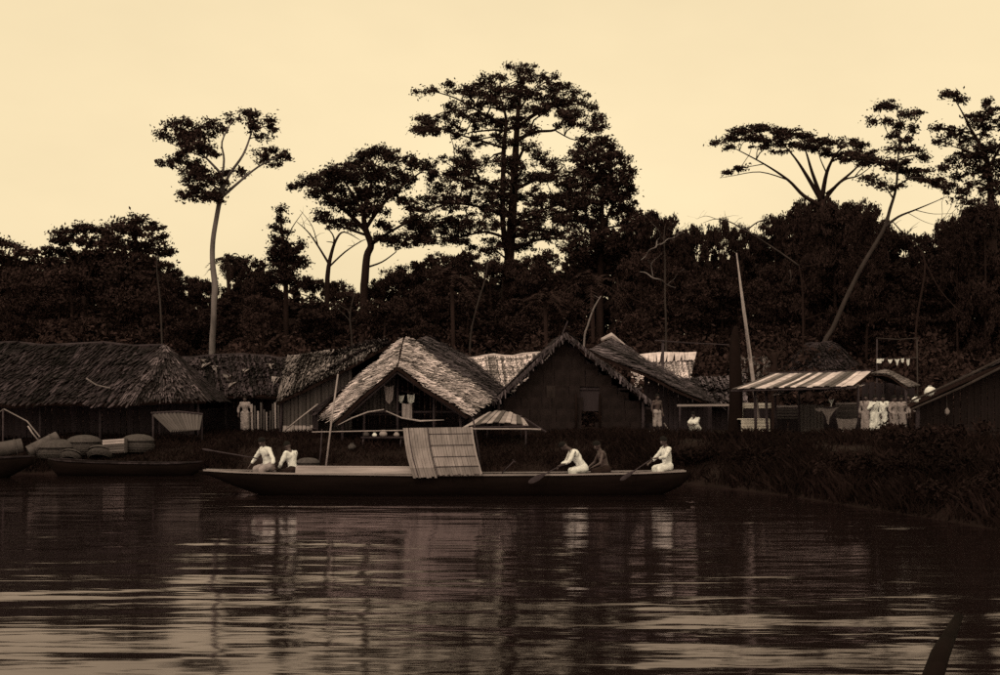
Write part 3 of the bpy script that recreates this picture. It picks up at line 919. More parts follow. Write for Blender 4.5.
# leafy scrub on the right hand bank
def shrub(x, y, w, h, label):
    g = gz(x, y)
    root = thing('bank_shrub', label, 'shrub', (x, y, g), 'shrubs on the right bank')
    b = MB()
    blobs = []
    for i in range(7):
        c = V((x + R.uniform(-w, w), y + R.uniform(-w, w), g + h * R.uniform(.25, .85) * .6))
        b.tube(bend(V((x + R.uniform(-.2, .2), y, g - .1)), c, 4, .05, .08), [.03, .025, .02, .01], 4, False)
        blobs.append((c, (w * .5, w * .5, h * .18), 1))
    b.build('stem', 'bark', root)
    cs, _ = blob_leaves(blobs, .06, .9, .24, NP, .2, .7)
    link_mesh('foliage', quad_mesh('shrub_leaves', leaf_quads(cs, .06 * NP.uniform(.6, 1.4, len(cs)), .5)), M['grass'], root)


for x, y, w, h, lb in ((6.6, 41.5, .9, .8, 'low dark shrub on the bank just right of the canoe end'),
                       (8.6, 38, 1.1, .9, 'dark shrub on the bank slope below the open shed'),
                       (9.9, 33, 1.0, 1.0, 'broad dark shrub low on the right bank near the water'),
                       (11.2, 30, 1.1, 1.3, 'tall dark shrub at the right edge of the bank'),
                       (10.6, 27, .8, .9, 'nearest dark shrub at the right water edge'),
                       (12.6, 35, 1.2, 1.2, 'dark shrub below the thatched roof at the right edge'),
                       (13.6, 40, 1.2, 1.1, 'dark shrub under the eave of the roof at the right edge')):
    shrub(x, y, w, h, lb)


# ------------------------------------------------------------------ thatched roofs and walls
def slope(root, A, B, C, D, rows, material, fw=.16, cap=False, slab=.10, over=.55, jag=.35, name='roof', rough=.05, wave=.16):
    """one roof slope: ridge A-B, eave D-C. A solid deck (the part) carrying overlapping courses of palm leaf (sub-parts)"""
    A, B, C, D = (V(p) for p in (A, B, C, D))
    nrm = (C - A).cross(D - B)
    if nrm.z < 0: nrm = -nrm
    nrm.normalize()
    d = nrm * slab
    G = 8
    vs, fs = [], []
    for lay in (-.012, -.012 - slab):
        for a_ in range(G + 1):
            for b_ in range(G + 1):
                vs.append(A.lerp(D, a_ / G).lerp(B.lerp(C, a_ / G), b_ / G) + nrm * lay)
    q = (G + 1) ** 2
    ix = lambda a_, b_, l_: l_ * q + a_ * (G + 1) + b_
    for a_ in range(G):
        for b_ in range(G):
            f = (ix(a_, b_, 0), ix(a_ + 1, b_, 0), ix(a_ + 1, b_ + 1, 0), ix(a_, b_ + 1, 0))
            fs += [f, tuple(v + q for v in f[::-1])]
    for t in range(G):
        for f in ((ix(0, t, 0), ix(0, t + 1, 0)), (ix(G, t + 1, 0), ix(G, t, 0)), (ix(t + 1, 0, 0), ix(t, 0, 0)), (ix(t, G, 0), ix(t + 1, G, 0))):
            fs.append((f[0], f[1], f[1] + q, f[0] + q))
    def sagged(p):
        f = V((p.x * .55, p.y * .55, p.z * .55))
        return p + nrm * wave * noise.noise(f) + V((0, 0, wave * .9 * noise.noise(f + V((9, 3, 5)))))
    vs = [sagged(p) for p in vs]
    deck = MB().add(vs, fs).build(name, 'deck', root)
    rows = max(1, int(rows * 2.1)) if rows > 2 else rows
    fw *= .32
    for k in range(rows):
        v0, v1 = k / rows, min((k + 1 + over) / rows, 1 + .35 / rows)
        def P(u, v, lift):
            l = A.lerp(D, v) if v <= 1 else D + (D - A) * (v - 1)
            r = B.lerp(C, v) if v <= 1 else C + (C - B) * (v - 1)
            return l.lerp(r, u) + nrm * lift
        wid = (P(1, v1, 0) - P(0, v1, 0)).length
        m = max(2, int(wid / fw))
        vs, fs = [], []
        for i in range(m):
            u0 = i / m + R.uniform(-.25, .12) / m
            u1 = (i + 1) / m + R.uniform(-.12, .25) / m
            ve = v1 + (R.uniform(-jag, jag) + .6 * jag * noise.noise(V((i * .35, k * 3.1, wid)))) / rows
            vs0 = max(0, v0 - R.uniform(0, .2) / rows)
            l0 = .015 + R.uniform(0, rough * .4)
            l1 = .05 + R.uniform(0, rough)
            sk = R.uniform(-.9, .9) / m
            l1 += .05 * max(0, noise.noise(V((i * .22, k * 1.7, wid * 3))))
            um = (u0 + u1) / 2
            b = len(vs)
            vs += [P(u0, vs0, l0), P(u1, vs0, l0), P(u1 + sk, ve - .1 / rows, l1), P(um + sk, ve + .12 / rows, l1 + .015), P(u0 + sk, ve - .06 / rows, l1)]
            fs.append((b, b + 1, b + 2, b + 3, b + 4))
        MB().add([sagged(p) for p in vs], fs).build('thatch_course', material, deck)
    if cap:
        pts = [sagged(A.lerp(B, t)) + V((0, R.uniform(-.03, .03), R.uniform(-.02, .05))) for t in np.linspace(0, 1, 10)]
        MB().tube(pts, [R.uniform(.05, .11) for _ in pts], 7).build('ridge_roll', material, root)
    return deck


def plank_wall(root, p, q, top, w=.2, t=.03, material='plank', gap=.007, name='plank', skip=None, foot=None, wall=None, ragged=.04):
    """upright boards side by side from p to q; top(u) is the height of the wall head"""
    p, q = V(p), V(q)
    L = (q - p).length
    n = max(1, int(L / w))
    d = (q - p).normalized()
    face = V((d.y, -d.x, 0))
    if wall is None:
        wall = MB()
        hi = min(top(0.02), top(.5), top(.98)) - .15
        a, b = p.copy(), q.copy()
        o = -face * .05
        wall.tube([V((p.x, p.y, hi - .2)) + o, V((q.x, q.y, hi - .2)) + o], .035, 5)
        wall.tube([V((p.x, p.y, p.z + .3)) + o, V((q.x, q.y, p.z + .3)) + o], .035, 5)
        wall = wall.build('wall_frame', 'pole', root)
    for i in range(n):
        u = (i + .5) / n
        if skip and skip(u): continue
        c = p.lerp(q, u) + face * R.uniform(-.012, .012)
        z0 = (foot if foot is not None else p.z - .1) + R.uniform(0, ragged)
        z1 = top(u) - R.uniform(0, ragged * 1.5)
        if z1 - z0 < .1: continue
        tl = d * R.uniform(-.015, .015)
        piece(name, wall, (c.x, c.y, z0), (c.x + tl.x, c.y + tl.y, z1), (L / n - gap) * R.uniform(.85, 1.0), t, material, face)
    return wall


def post(root, p, q, r=.06, material='pole', name='post', r2=None):
    p, q = V(p), V(q)
    m = p.lerp(q, .5) + V((R.uniform(-.03, .03), R.uniform(-.03, .03), 0))
    return MB().tube([p, m, q], [r, r * .95, r2 or r * .85], 7).build(name, material, root, True)


def ground_at(px, Y):
    x = (px - 500) / F * Y
    return V((x, Y, gz(x, Y)))


def house(name, label, px, Y):
    return thing(name, label, 'house', ground_at(px, Y))


# --- A: the long old house at the left
h = house('thatched_house', 'long low house with old dark thatch and a hipped end, far left', 90, 53)
apex = at(163, 346, 54)
front_corner = at(118, 405, 49.6)
right_corner = at(206, 400, 51)
AL, DL = V((-27, 54, apex.z + .05)), V((-27, 49.6, front_corner.z + .1))
slope(h, AL, apex, front_corner, DL, 8, 'thatch_old', .2, cap=True, rough=.13, jag=.9)
slope(h, apex, apex + V((.08, 0, 0)), right_corner, front_corner + V((.02, 0, 0)), 9, 'thatch_worn2', .12, rough=.14, jag=1.0)
slope(h, apex, apex + V((.05, .1, 0)), V((right_corner.x - .5, 58, right_corner.z)), right_corner, 7, 'thatch_old', .2)
slope(h, apex, AL, V((-27, 58, front_corner.z)), V((right_corner.x - .5, 58, front_corner.z)), 5, 'thatch_old', .3)
g0 = gz(-16, 51)
plank_wall(h, (-26, 51.2, 1.3), (-13.2, 52.2, 1.3), lambda u: 3.2, .26, .03, 'plank_dark')
for px_ in (-20, 40, 100, 160, 198):
    q = ground_at(px_, 50.4 if px_ < 120 else 51.2)
    post(h, q - V((0, 0, .2)), q + V((0, 0, 1.5)), .06)
MB().tube([at(117, 353, 52.6) + V((0, -.15, .1)), at(100, 370, 51.6) + V((0, -.15, .15)), at(87, 382, 51) + V((0, -.15, .12))], [.02, .03, .03], 5).build_top('thatch_stick', 'pole', 'thin dark stick lying up the old thatch of the long house', 'stick', 'sticks on the long roof')
MB().tube([at(88, 381, 51) + V((0, -.2, .1)), at(98, 388, 50.7) + V((0, -.2, .12)), at(112, 392, 50.4) + V((0, -.2, .16))], [.035, .03, .02], 5).build_top('thatch_stick', 'dead_wood', 'curved pale stick lying across the old thatch of the long house', 'stick', 'sticks on the long roof')

# --- B: the house behind with the pale stake fence
h = house('thatched_house', 'dark thatched house with pale patches, behind the standing man in white', 235, 60)
slope(h, at(182, 357, 61), at(292, 356, 61), at(290, 397, 57), at(188, 396, 57), 8, 'thatch_old', .17, cap=True, rough=.13, jag=.9)
for ax, ay, w_, hh in ((207, 366, 9, 3), (215, 370, 7, 3), (227, 377, 9, 3), (246, 371, 7, 2.5), (233, 384, 7, 2.5), (203, 360, 6, 2.5), (270, 366, 8, 3), (276, 380, 8, 4)):
    Yp = 61 - 4 * (ay - 357) / 40 - .22
    sk_ = R.uniform(-2, 2)
    slope(h, at(ax - w_ / 2, ay - hh / 2, Yp), at(ax + w_ / 2, ay - hh / 2 + sk_ * .4, Yp), at(ax + w_ / 2 - 2 + sk_, ay + hh / 2, Yp - .35), at(ax - w_ / 2 + 1 + sk_, ay + hh / 2 + .6, Yp - .35), 1, 'thatch_mid', .12, slab=.03, name='roof_patch', jag=1.0)
slope(h, at(292, 356, 61), at(182, 357, 61), V((-17, 66, 3.0)), V((-10, 66, 3.0)), 4, 'thatch_old', .3)
plank_wall(h, ground_at(196, 58.6), ground_at(288, 58.6), lambda u: 3.3, .2, .03, 'plank_dark')
for px_ in (190, 226, 262, 288):
    q = ground_at(px_, 57.6); post(h, q - V((0, 0, .2)), V((q.x, q.y, 3.2)), .06)
fence = thing('stake_fence', 'row of short pale split stakes under the eave right of the standing man', 'fence', ground_at(262, 57))
q0, q1 = ground_at(245, 57), ground_at(280, 57)
MB().tube([q0 + V((0, .06, .75)), q1 + V((0, .06, .72))], .03, 5).build('rail', 'pole', fence)
for i in range(12):
    q = q0.lerp(q1, (i + .5) / 12)
    piece('stake', fence, q - V((0, 0, .1)), q + V((R.uniform(-.03, .03), 0, R.uniform(.95, 1.45))), R.uniform(.06, .1), .03, 'plank_pale' if i in (2, 4, 7, 10) else 'plank')

# --- C: boarded house whose thatch runs up behind the bright hood
h = house('boarded_house', 'boarded house with sloping speckled thatch, left of the bright gable hood', 330, 55)
slope(h, at(288, 357, 59), at(388, 341, 59), at(391, 346, 53.2), at(277, 403, 53.2), 9, 'thatch_mid', .13, rough=.13, jag=.9)
slope(h, at(388, 341, 59), at(288, 357, 59), V((-11, 64, 3.2)), V((-5.5, 64, 3.2)), 4, 'thatch_old', .3)
wl0, wl1 = ground_at(283, 53.8), ground_at(352, 53.8)
plank_wall(h, wl0, wl1, lambda u: 2.75 + 1.55 * u, .17, .03, 'plank')
plank_wall(h, wl0 + V((0, -.12, -.1)), ground_at(318, 53.68) + V((0, 0, -.1)), lambda u: 1.75, .16, .03, 'plank_pale')
post(h, wl0 + V((-.1, -.15, -.3)), at(282, 398, 53.6), .07)
post(h, at(283, 432, 52.6), at(318, 404, 52.6), .035, 'pole_pale', 'brace')

# --- D: front house with the bright thatched hood
h = house('hooded_house', 'open fronted house under a bright freshly thatched gable hood', 402, 51)
ra, fa = at(404, 338, 52.5), at(397, 368, 49)
slope(h, ra, fa, at(334, 424, 49), at(322, 414, 52), 11, 'thatch_fresh', .17, rough=.16, jag=.9)
slope(h, fa, ra + V((.03, 0, 0)), at(490, 400, 52.3), at(468, 417, 49), 12, 'thatch_fresh', .16, rough=.18, jag=.9)
slope(h, ra + V((.05, 0, .05)), at(442, 342, 58), at(513, 394, 57), at(489, 399, 52.4), 10, 'thatch_worn', .2, rough=.16, jag=.9)
slope(h, at(442, 342, 58), ra, at(318, 412, 52.4), V((-9.5, 58, 2.4)), 6, 'thatch_old', .3)
for a, b_ in (((336, 424), (397, 370)), ((397, 370), (466, 416))):
    p, q = at(*a, 49.15), at(*b_, 49.15)
    MB().tube([p - V((0, 0, .1)), q - V((0, 0, .1))], .045, 6).build('rafter', 'pole', h)
gl = ground_at(342, 49.6)
for px_, Yp, tp in ((343, 49.6, 418), (364, 49.8, 396), (398, 50.0, 374), (434, 49.8, 398), (460, 49.6, 414)):
    q = ground_at(px_, Yp); post(h, q - V((0, 0, .2)), at(px_, tp, Yp), .06)
MB().tube([at(340, 412, 50.2), at(462, 412, 50.2)], .05, 6).build('tie_beam', 'pole', h)
# boards of the left half of the gable and the dark back wall
plank_wall(h, at(350, 412, 50.6), at(396, 412, 50.6), lambda u: at(350, 407, 50.6).z + 1.45 * u, .16, .03, 'plank', foot=at(350, 412, 50.6).z)
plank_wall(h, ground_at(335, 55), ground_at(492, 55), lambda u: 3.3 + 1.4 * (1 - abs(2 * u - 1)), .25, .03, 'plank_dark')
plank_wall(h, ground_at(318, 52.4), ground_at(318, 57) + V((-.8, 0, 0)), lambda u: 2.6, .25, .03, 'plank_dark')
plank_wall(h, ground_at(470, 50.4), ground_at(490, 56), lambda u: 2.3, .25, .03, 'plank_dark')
# split bamboo sagging under the gable
aw = MB().tube([at(338, 425, 48.6), at(352, 418, 48.6), at(368, 412, 48.6), at(384, 409.5, 48.6)], [.012, .025, .028, .02], 6)
aw.build_top('bamboo_pole', 'pole_pale', 'pale bent bamboo sagging left under the bright hood', 'bamboo', 'bamboo under the hood')
aw = MB().tube([at(386, 411, 48.6), at(402, 418, 48.6), at(420, 421, 48.6), at(444, 420, 48.6)], [.02, .03, .04, .012], 6)
aw.build_top('bamboo_pole', 'pole_pale', 'pale thick bamboo running right under the bright hood', 'bamboo', 'bamboo under the hood')


def sack(name, label, p, w, hgt, material='cloth_white', cat='bundle', group=None, knot=True, drop=0.0):
    """tied cloth bundle, optionally hung on a cord of length drop"""
    root = thing(name, label, cat, p, group)
    b = MB(); prof = [(.05, .02), (.6, .06), (.95, .25), (1, .45), (.85, .7), (.45, .88), (.22, .94), (.3, 1.0)]
    seg = 14
    vs, fs = [], []
    for j, (rr, zz) in enumerate(prof):
        for k in range(seg):
            a = 2 * math.pi * k / seg
            f = 1 + .14 * math.sin(3 * a + j * .7) + .1 * math.sin(5 * a - j) + R.uniform(-.1, .1)
            vs.append(V(p) + V((math.cos(a) * rr * f * w / 2, math.sin(a) * rr * f * w / 2 * .8, zz * hgt)))
    for j in range(len(prof) - 1):
        for k in range(seg):
            fs.append((j * seg + k, j * seg + (k + 1) % seg, (j + 1) * seg + (k + 1) % seg, (j + 1) * seg + k))
    fs.append(tuple(range(seg - 1, -1, -1))); fs.append(tuple((len(prof) - 1) * seg + k for k in range(seg)))
    b.add(vs, fs).build('cloth', material, root, True)
    MB().tube([V(p) + V((math.cos(a) * .24 * w / 2, math.sin(a) * .22 * w / 2, hgt * .93)) for a in np.linspace(0, 6.28, 10)], .012, 4).build('tie', 'cloth_line', root)
    if drop:
        MB().tube([V(p) + V((0, 0, hgt)), V(p) + V((0, 0, hgt + drop))], .012, 4).build('cord', 'cloth_line', root)
    return root


b = MB()
cc = [at(402, 403, 49.9), at(412, 403, 49.9)]
seg = 12
vs, fs = [], []
for j in range(8):
    for k in range(seg):
        t = k / (seg - 1)
        p = cc[0].lerp(cc[1], t)
        vs.append(p + V((0, .05 * math.sin(t * 14 + j * .2) - .0, -.62 * j / 7 - .04 * math.sin(t * 3.14))))
for j in range(7):
    for k in range(seg - 1):
        fs.append((j * seg + k, j * seg + k + 1, (j + 1) * seg + k + 1, (j + 1) * seg + k))
vs2 = [v + V((0, .02, 0)) for v in vs]
b.add(vs, fs).add(vs2, [f[::-1] for f in fs])
b.build_top('hanging_cloth', 'cloth_grey', 'pale folded cloth hanging below the small bundles in the gable', 'cloth', smooth=True)

# low table with jars inside the open front
tb = thing('low_table', 'low dark table standing under the bright hood', 'table', ground_at(383, 48.4))
tz = at(0, 452, 48.4).z
tz = max(tz, tb.location.z + .35)
MB().box((tb.location.x, 48.4, tz), (1.7, .7, .05)).build('table_top', 'plank_dark', tb)
for sx in (-1, 1):
    for sy in (-1, 1):
        post(tb, (tb.location.x + sx * .75, 48.4 + sy * .28, tb.location.z - .1), (tb.location.x + sx * .75, 48.4 + sy * .28, tz - .025), .035, 'pole', 'leg')


def jar(label, x, y, z, s, material, group='jars on the low table'):
    prof = [(.0, 0), (.55, 0), (.8, .2), (1, .55), (.9, 1.0), (.5, 1.35), (.42, 1.6), (.56, 1.7), (.4, 1.7), (.34, 1.5)]
    seg = 14
    vs, fs = [], []
    for r_, z_ in prof:
        for k in range(seg):
            a = 2 * math.pi * k / seg
            vs.append((x + math.cos(a) * r_ * s, y + math.sin(a) * r_ * s, z + z_ * s))
    for j in range(len(prof) - 1):
        for k in range(seg):
            fs.append((j * seg + k, j * seg + (k + 1) % seg, (j + 1) * seg + (k + 1) % seg, (j + 1) * seg + k))
    MB().add(vs, fs).build_top('jar', material, label, 'jar', group, True)


tx = tb.location.x
jar('tall pale jar in the middle of the low table', tx + .02, 48.3, tz + .025, .16, 'cloth_grey')
jar('small white jar left of the tall jar on the low table', tx - .32, 48.25, tz + .025, .10, 'cloth_white')
jar('small pale jar at the right end of the low table', tx + .55, 48.3, tz + .025, .12, 'cloth_grey')
jar('dark squat pot at the left end of the low table', tx - .66, 48.35, tz + .025, .13, 'basket')
jar('dark broad pot on the ground left of the low table', ground_at(352, 47.6).x, 47.6, ground_at(352, 47.6).z, .17, 'basket', 'pots under the hood')

# --- E: roof behind between hood and dark gable
h = house('thatched_house', 'low house with pale neatly coursed thatch between hood and dark gable', 510, 65)
slope(h, at(466, 358, 66), at(550, 352, 66), at(548, 398, 61.5), at(470, 400, 61.5), 9, 'thatch_fresh', .2, cap=True, jag=.25)
slope(h, at(550, 352, 66), at(466, 358, 66), V((-2, 71, 3)), V((3.4, 71, 3)), 4, 'thatch_old', .3)
plank_wall(h, ground_at(474, 62.4), ground_at(548, 62.4), lambda u: 3.2, .25, .03, 'plank_dark')

# --- F: the big dark gable
h = house('gable_house', 'big house with dark boarded gable and doorway in the middle of the village', 568, 56)
ap, le, re = at(565, 333, 54), at(492, 402, 54), at(654, 404, 54)
apb = V((ap.x, 62, ap.z)); leb = V((le.x, 62, le.z)); reb = V((re.x, 62, re.z))
slope(h, ap + V((0, -.45, 0)), apb, leb, le + V((0, -.35, 0)), 8, 'thatch_old', .2, slab=.16)
slope(h, apb, ap + V((0, -.45, 0)), re + V((0, -.35, 0)), reb, 10, 'thatch_mid', .2, slab=.16)
gb0, gb1 = V((le.x + .25, 54.1, gz(le.x, 54))), V((re.x - .5, 54.1, gz(re.x, 54)))
wid = gb1.x - gb0.x
mid = (ap.x - gb0.x) / wid
top = lambda u: (le.z + (ap.z - le.z) * u / mid if u < mid else ap.z - (ap.z - re.z) * (u - mid) / (1 - mid)) - .25
u_of = lambda px_: ((px_ - 500) / F * 54.1 - gb0.x) / wid
door = lambda u: u_of(576) < u < u_of(600)
wf = MB().tube([gb0 + V((0, .08, 2.0)), gb1 + V((0, .08, 2.0))], .05, 5).build('wall_frame', 'pole', h)
zrow = gb0.z - .1
while zrow < ap.z - .3:
    hh = R.uniform(.5, .72)
    x = gb0.x + R.uniform(0, .3)
    while x < gb1.x:
        ww = R.uniform(.35, .8)
        u = (x + ww / 2 - gb0.x) / wid
        zt_ = min(zrow + hh, top(min(max(u, 0.01), .99)) - .02)
        if zt_ - zrow > .12 and not (door(u) and zrow < 3.0):
            d_ = R.uniform(-.02, .02)
            m_ = 'mat_wall_pale' if (530 < 500 + (x + ww / 2) / 54.1 * F < 582 and 2.6 < zrow < 3.9 and R.random() < .4) else 'mat_wall'
            piece('mat_panel', wf, (x + ww / 2, 54.1 + d_, zrow - .04), (x + ww / 2 + R.uniform(-.03, .03), 54.1 + d_ - .02, zt_), ww * .98, .025, m_)
        x += ww
    zrow += hh
lt = [V((gb0.x, 54.2, le.z - .35)), V((gb1.x, 54.2, re.z - .35)), V((ap.x, 54.2, ap.z - .3))]
MB().add(lt + [v + V((0, .04, 0)) for v in lt], [(0, 1, 2), (5, 4, 3), (0, 3, 4, 1), (1, 4, 5, 2), (2, 5, 3, 0)]).build('gable_lining', 'plank_dark', h)
for px_ in (576, 600):
    q = ground_at(px_, 53.9); post(h, q - V((0, 0, .2)), at(px_, 394, 53.9), .06, 'bark_dark', 'door_post')
for a, b_ in ((le, ap), (ap, re)):
    p, q = V(a) + V((0, -.5, -.14)), V(b_) + V((0, -.5, -.14))
    MB().tube([p, p.lerp(q, .5) + V((0, 0, -.05)), q], .04, 6).build('verge_pole', 'pole', h)
    n_ = 70
    fr = MB()
    for i in range(n_):
        c = p.lerp(q, (i + R.random()) / n_) + V((0, R.uniform(-.08, .1), .16))
        dn = V((R.uniform(-.12, .12), R.uniform(-.1, .05), -R.uniform(.22, .42)))
        w_ = (q - p).normalized() * R.uniform(.03, .07)
        fr.add([c - w_, c + w_, c + dn + w_ * .5, c + dn - w_ * .4], [(0, 1, 2, 3)])
    fr.build('verge_fringe', 'thatch_worn', h)
MB().tube([ap + V((-.15, -.5, -.1)), ap + V((.1, -.5, .5))], .03, 5).build('ridge_stick', 'pole', h)
for sx, e in ((.3, le), (-.5, re)):
    q = V((e.x + sx, 53.9, gz(e.x, 54))); post(h, q - V((0, 0, .2)), V((q.x, q.y, e.z + .1)), .08, 'pole', 'corner_post')

# --- G: house behind its right shoulder
h = house('thatched_house', 'house with long raking thatch eave right of the dark gable', 660, 60)
slope(h, at(588, 350, 57.5), at(614, 337, 61), at(722, 406, 60.5), at(702, 401, 57), 10, 'thatch_worn', .2, rough=.15, jag=.9)
slope(h, at(614, 337, 61), at(588, 350, 57.5), V((2.8, 58, 3.2)), V((2.8, 63, 3.2)), 4, 'thatch_old', .3)
pk = at(611, 338, 60.6)
MB().tube([pk + V((-.5, -.3, -.1)), pk + V((0, 0, .12)), pk + V((.7, .2, -.35))], [.08, .16, .07], 7).build('ridge_roll', 'thatch_fresh', h)
gw0, gw1 = ground_at(644, 58.2), ground_at(712, 58.2)
plank_wall(h, gw0, gw1, lambda u: at(644, 372, 58.2).z * (1 - u) + at(706, 404, 58.2).z * u, .22, .03, 'plank_dark')
piece('beam', h, at(677, 405.5, 57), at(731, 405, 57), .10, .10, 'plank_pale', (0, 0, 1))
q = ground_at(729, 57); post(h, q - V((0, 0, .2)), at(729, 404, 57), .06)
q = ground_at(680, 57); post(h, q - V((0, 0, .2)), at(680, 404, 57), .06)

# --- H, I: roofs further back
h = house('thatched_house', 'small house with bright pale thatch and ridge band, behind the raking eave', 662, 70)
slope(h, at(628, 358, 71), at(696, 353, 71), at(689, 386, 68.5), at(634, 388, 68.5), 7, 'thatch_fresh', .18, jag=.5)
slope(h, at(628, 355, 71), at(696, 351.5, 71), at(695, 358, 70.4), at(629, 361, 70.4), 1, 'mat_light', .4, slab=.05, name='ridge_band', jag=.08)
slope(h, at(696, 353, 71), at(628, 358, 71), V((7.5, 75, 3.2)), V((11.3, 75, 3.2)), 4, 'thatch_old', .3)
plank_wall(h, ground_at(636, 69), ground_at(690, 69), lambda u: 3.7, .25, .03, 'plank_dark')
h = house('thatched_house', 'low grey thatched roof just left of the tall dark trunk', 712, 65)
slope(h, at(668, 381, 66.5), at(745, 376, 66.5), at(748, 405, 62.5), at(680, 405, 62.5), 7, 'thatch_worn', .2, rough=.15, jag=.9)
slope(h, at(745, 376, 66.5), at(668, 381, 66.5), V((9.5, 70, 3)), V((13.5, 70, 3)), 3, 'thatch_old', .3)
plank_wall(h, ground_at(690, 63.4), ground_at(746, 63.4), lambda u: 2.7, .25, .03, 'plank_dark')
h = house('thatched_house', 'pale speckled thatch showing between the dark trunk and the shed', 756, 75)
slope(h, at(730, 358, 76), at(776, 357, 76), at(778, 392, 73), at(728, 392, 73), 6, 'thatch_mid', .2, cap=True)
slope(h, at(776, 357, 76), at(730, 358, 76), V((14.5, 79, 3.4)), V((17.3, 79, 3.4)), 3, 'thatch_old', .3)
plank_wall(h, ground_at(732, 73.8), ground_at(776, 73.8), lambda u: 3.5, .25, .03, 'plank_dark')
h = house('thatched_house', 'dark peaked thatch rising behind the open shed roof', 822, 77)
slope(h, at(806, 345, 78), at(832, 342, 78), at(872, 376, 74), at(772, 376, 74), 8, 'thatch_old', .2, rough=.12, jag=.6, cap=True)
slope(h, at(832, 342, 78), at(806, 345, 78), V((17, 82, 4)), V((24, 82, 4)), 4, 'thatch_old', .3)
plank_wall(h, ground_at(776, 75), ground_at(868, 75), lambda u: 4.3, .3, .03, 'plank_dark')

# --- lone post carrying a cross pole
o = thing('forked_post', 'dark post with thin cross pole standing before the bright pale thatch', 'post', ground_at(663, 66))
q = ground_at(663, 66); post(o, q - V((0, 0, .3)), at(663, 340, 66), .09)
MB().tube([at(655, 340.5, 65.9), at(690, 343, 65.9), at(732, 345, 65.9)], [.035, .03, .03], 5).build('cross_pole', 'pole', o)
# --- thick dark trunk and the pale leaning pole
o = thing('tree_snag', 'thick dark limbless tree trunk standing at the left end of the open shed', 'tree', ground_at(735, 52))
q = ground_at(735, 52)
p, r = smooth_line([q - V((0, 0, .3)), at(736, 400, 52), at(735, 360, 52), at(735, 338, 52.1), at(736, 326, 52.1)], [.34, .29, .26, .2, .07])
MB().tube(p, r, 10).build('bole', 'bark_dark', o, True)
for a, b_ in (((735, 345), (742, 330)), ((734, 352), (728, 340))):
    MB().tube([at(*a, 52.2), at(*b_, 52)], [.07, .02], 5).build('stub', 'bark_dark', o)
o = thing('leaning_pole', 'tall pale bamboo pole leaning up beside the thick dark trunk', 'pole', ground_at(761, 51.4))
q = ground_at(761, 51.4)
MB().tube([q - V((0, 0, .2)), at(752, 372, 51.5), at(745, 318, 51.7), at(736.5, 253, 51.9)], [.09, .085, .07, .025], 7).build('pole', 'pole_pale', o, True)
MB().tube([at(750, 358, 51.3), at(743, 310, 51.5), at(738, 268, 51.7)], [.04, .04, .015], 5).build('split_cane', 'pole_pale', o, True)
h = bare_tree('tree_snag', 'short forked dark stump between the pale pole and the shed', 62, [[(775, 400, .22), (774, 372, .2), (774, 352, .15)], [(774, 366, .07), (768, 355, .05), (765, 349, .02)], [(774, 362, .07), (780, 352, .05), (784, 347, .02)]], bark='bark', twigs=1)

# --- J: the small striped awning
o = thing('mat_awning', 'small arched awning of pale striped mats right of the bright hood', 'awning', ground_at(497, 48.5))
nst = 11
for i in range(nst):
    t0, t1 = i / nst, (i + .92) / nst
    def E(t, v):
        lo = at(463 + 66 * t, 427 - 1.5 * t - 4 * math.sin(math.pi * t), 47.6)
        hi = at(484 + 40 * t, 417 - 7 * math.sin(math.pi * (t * .85 + .12)) + 2 * t, 49.8)
        return lo.lerp(hi, v)
    b = MB(); up = V((0, -.02, .03)) * (i % 2)
    a = [E(t0, 0), E(t1, 0), E(t1, .5), E(t0, .5)]; c_ = [E(t0, .5), E(t1, .5), E(t1, 1), E(t0, 1)]
    th_ = V((0, 0, -.03))
    b.hexa([p + th_ + up for p in a], [p + up for p in a]); b.hexa([p + th_ + up for p in c_], [p + up for p in c_])
    b.build('mat_strip', 'mat_brown' if i in (2, 5, 9) else 'mat_awning', o)
for px_, py_, Yp in ((466, 427, 47.7), (526, 424, 47.7), (487, 414, 49.6), (521, 415, 49.6)):
    q = ground_at(px_, Yp); post(o, q - V((0, 0, .2)), at(px_, py_, Yp), .04)
MB().tube([at(524, 418, 47.7), at(546, 432, 47.7)], .035, 5).build('strut', 'pole', o)
MB().tube([at(463, 428, 47.55), at(529, 426, 47.55)], .03, 5).build('edge_pole', 'pole', o)

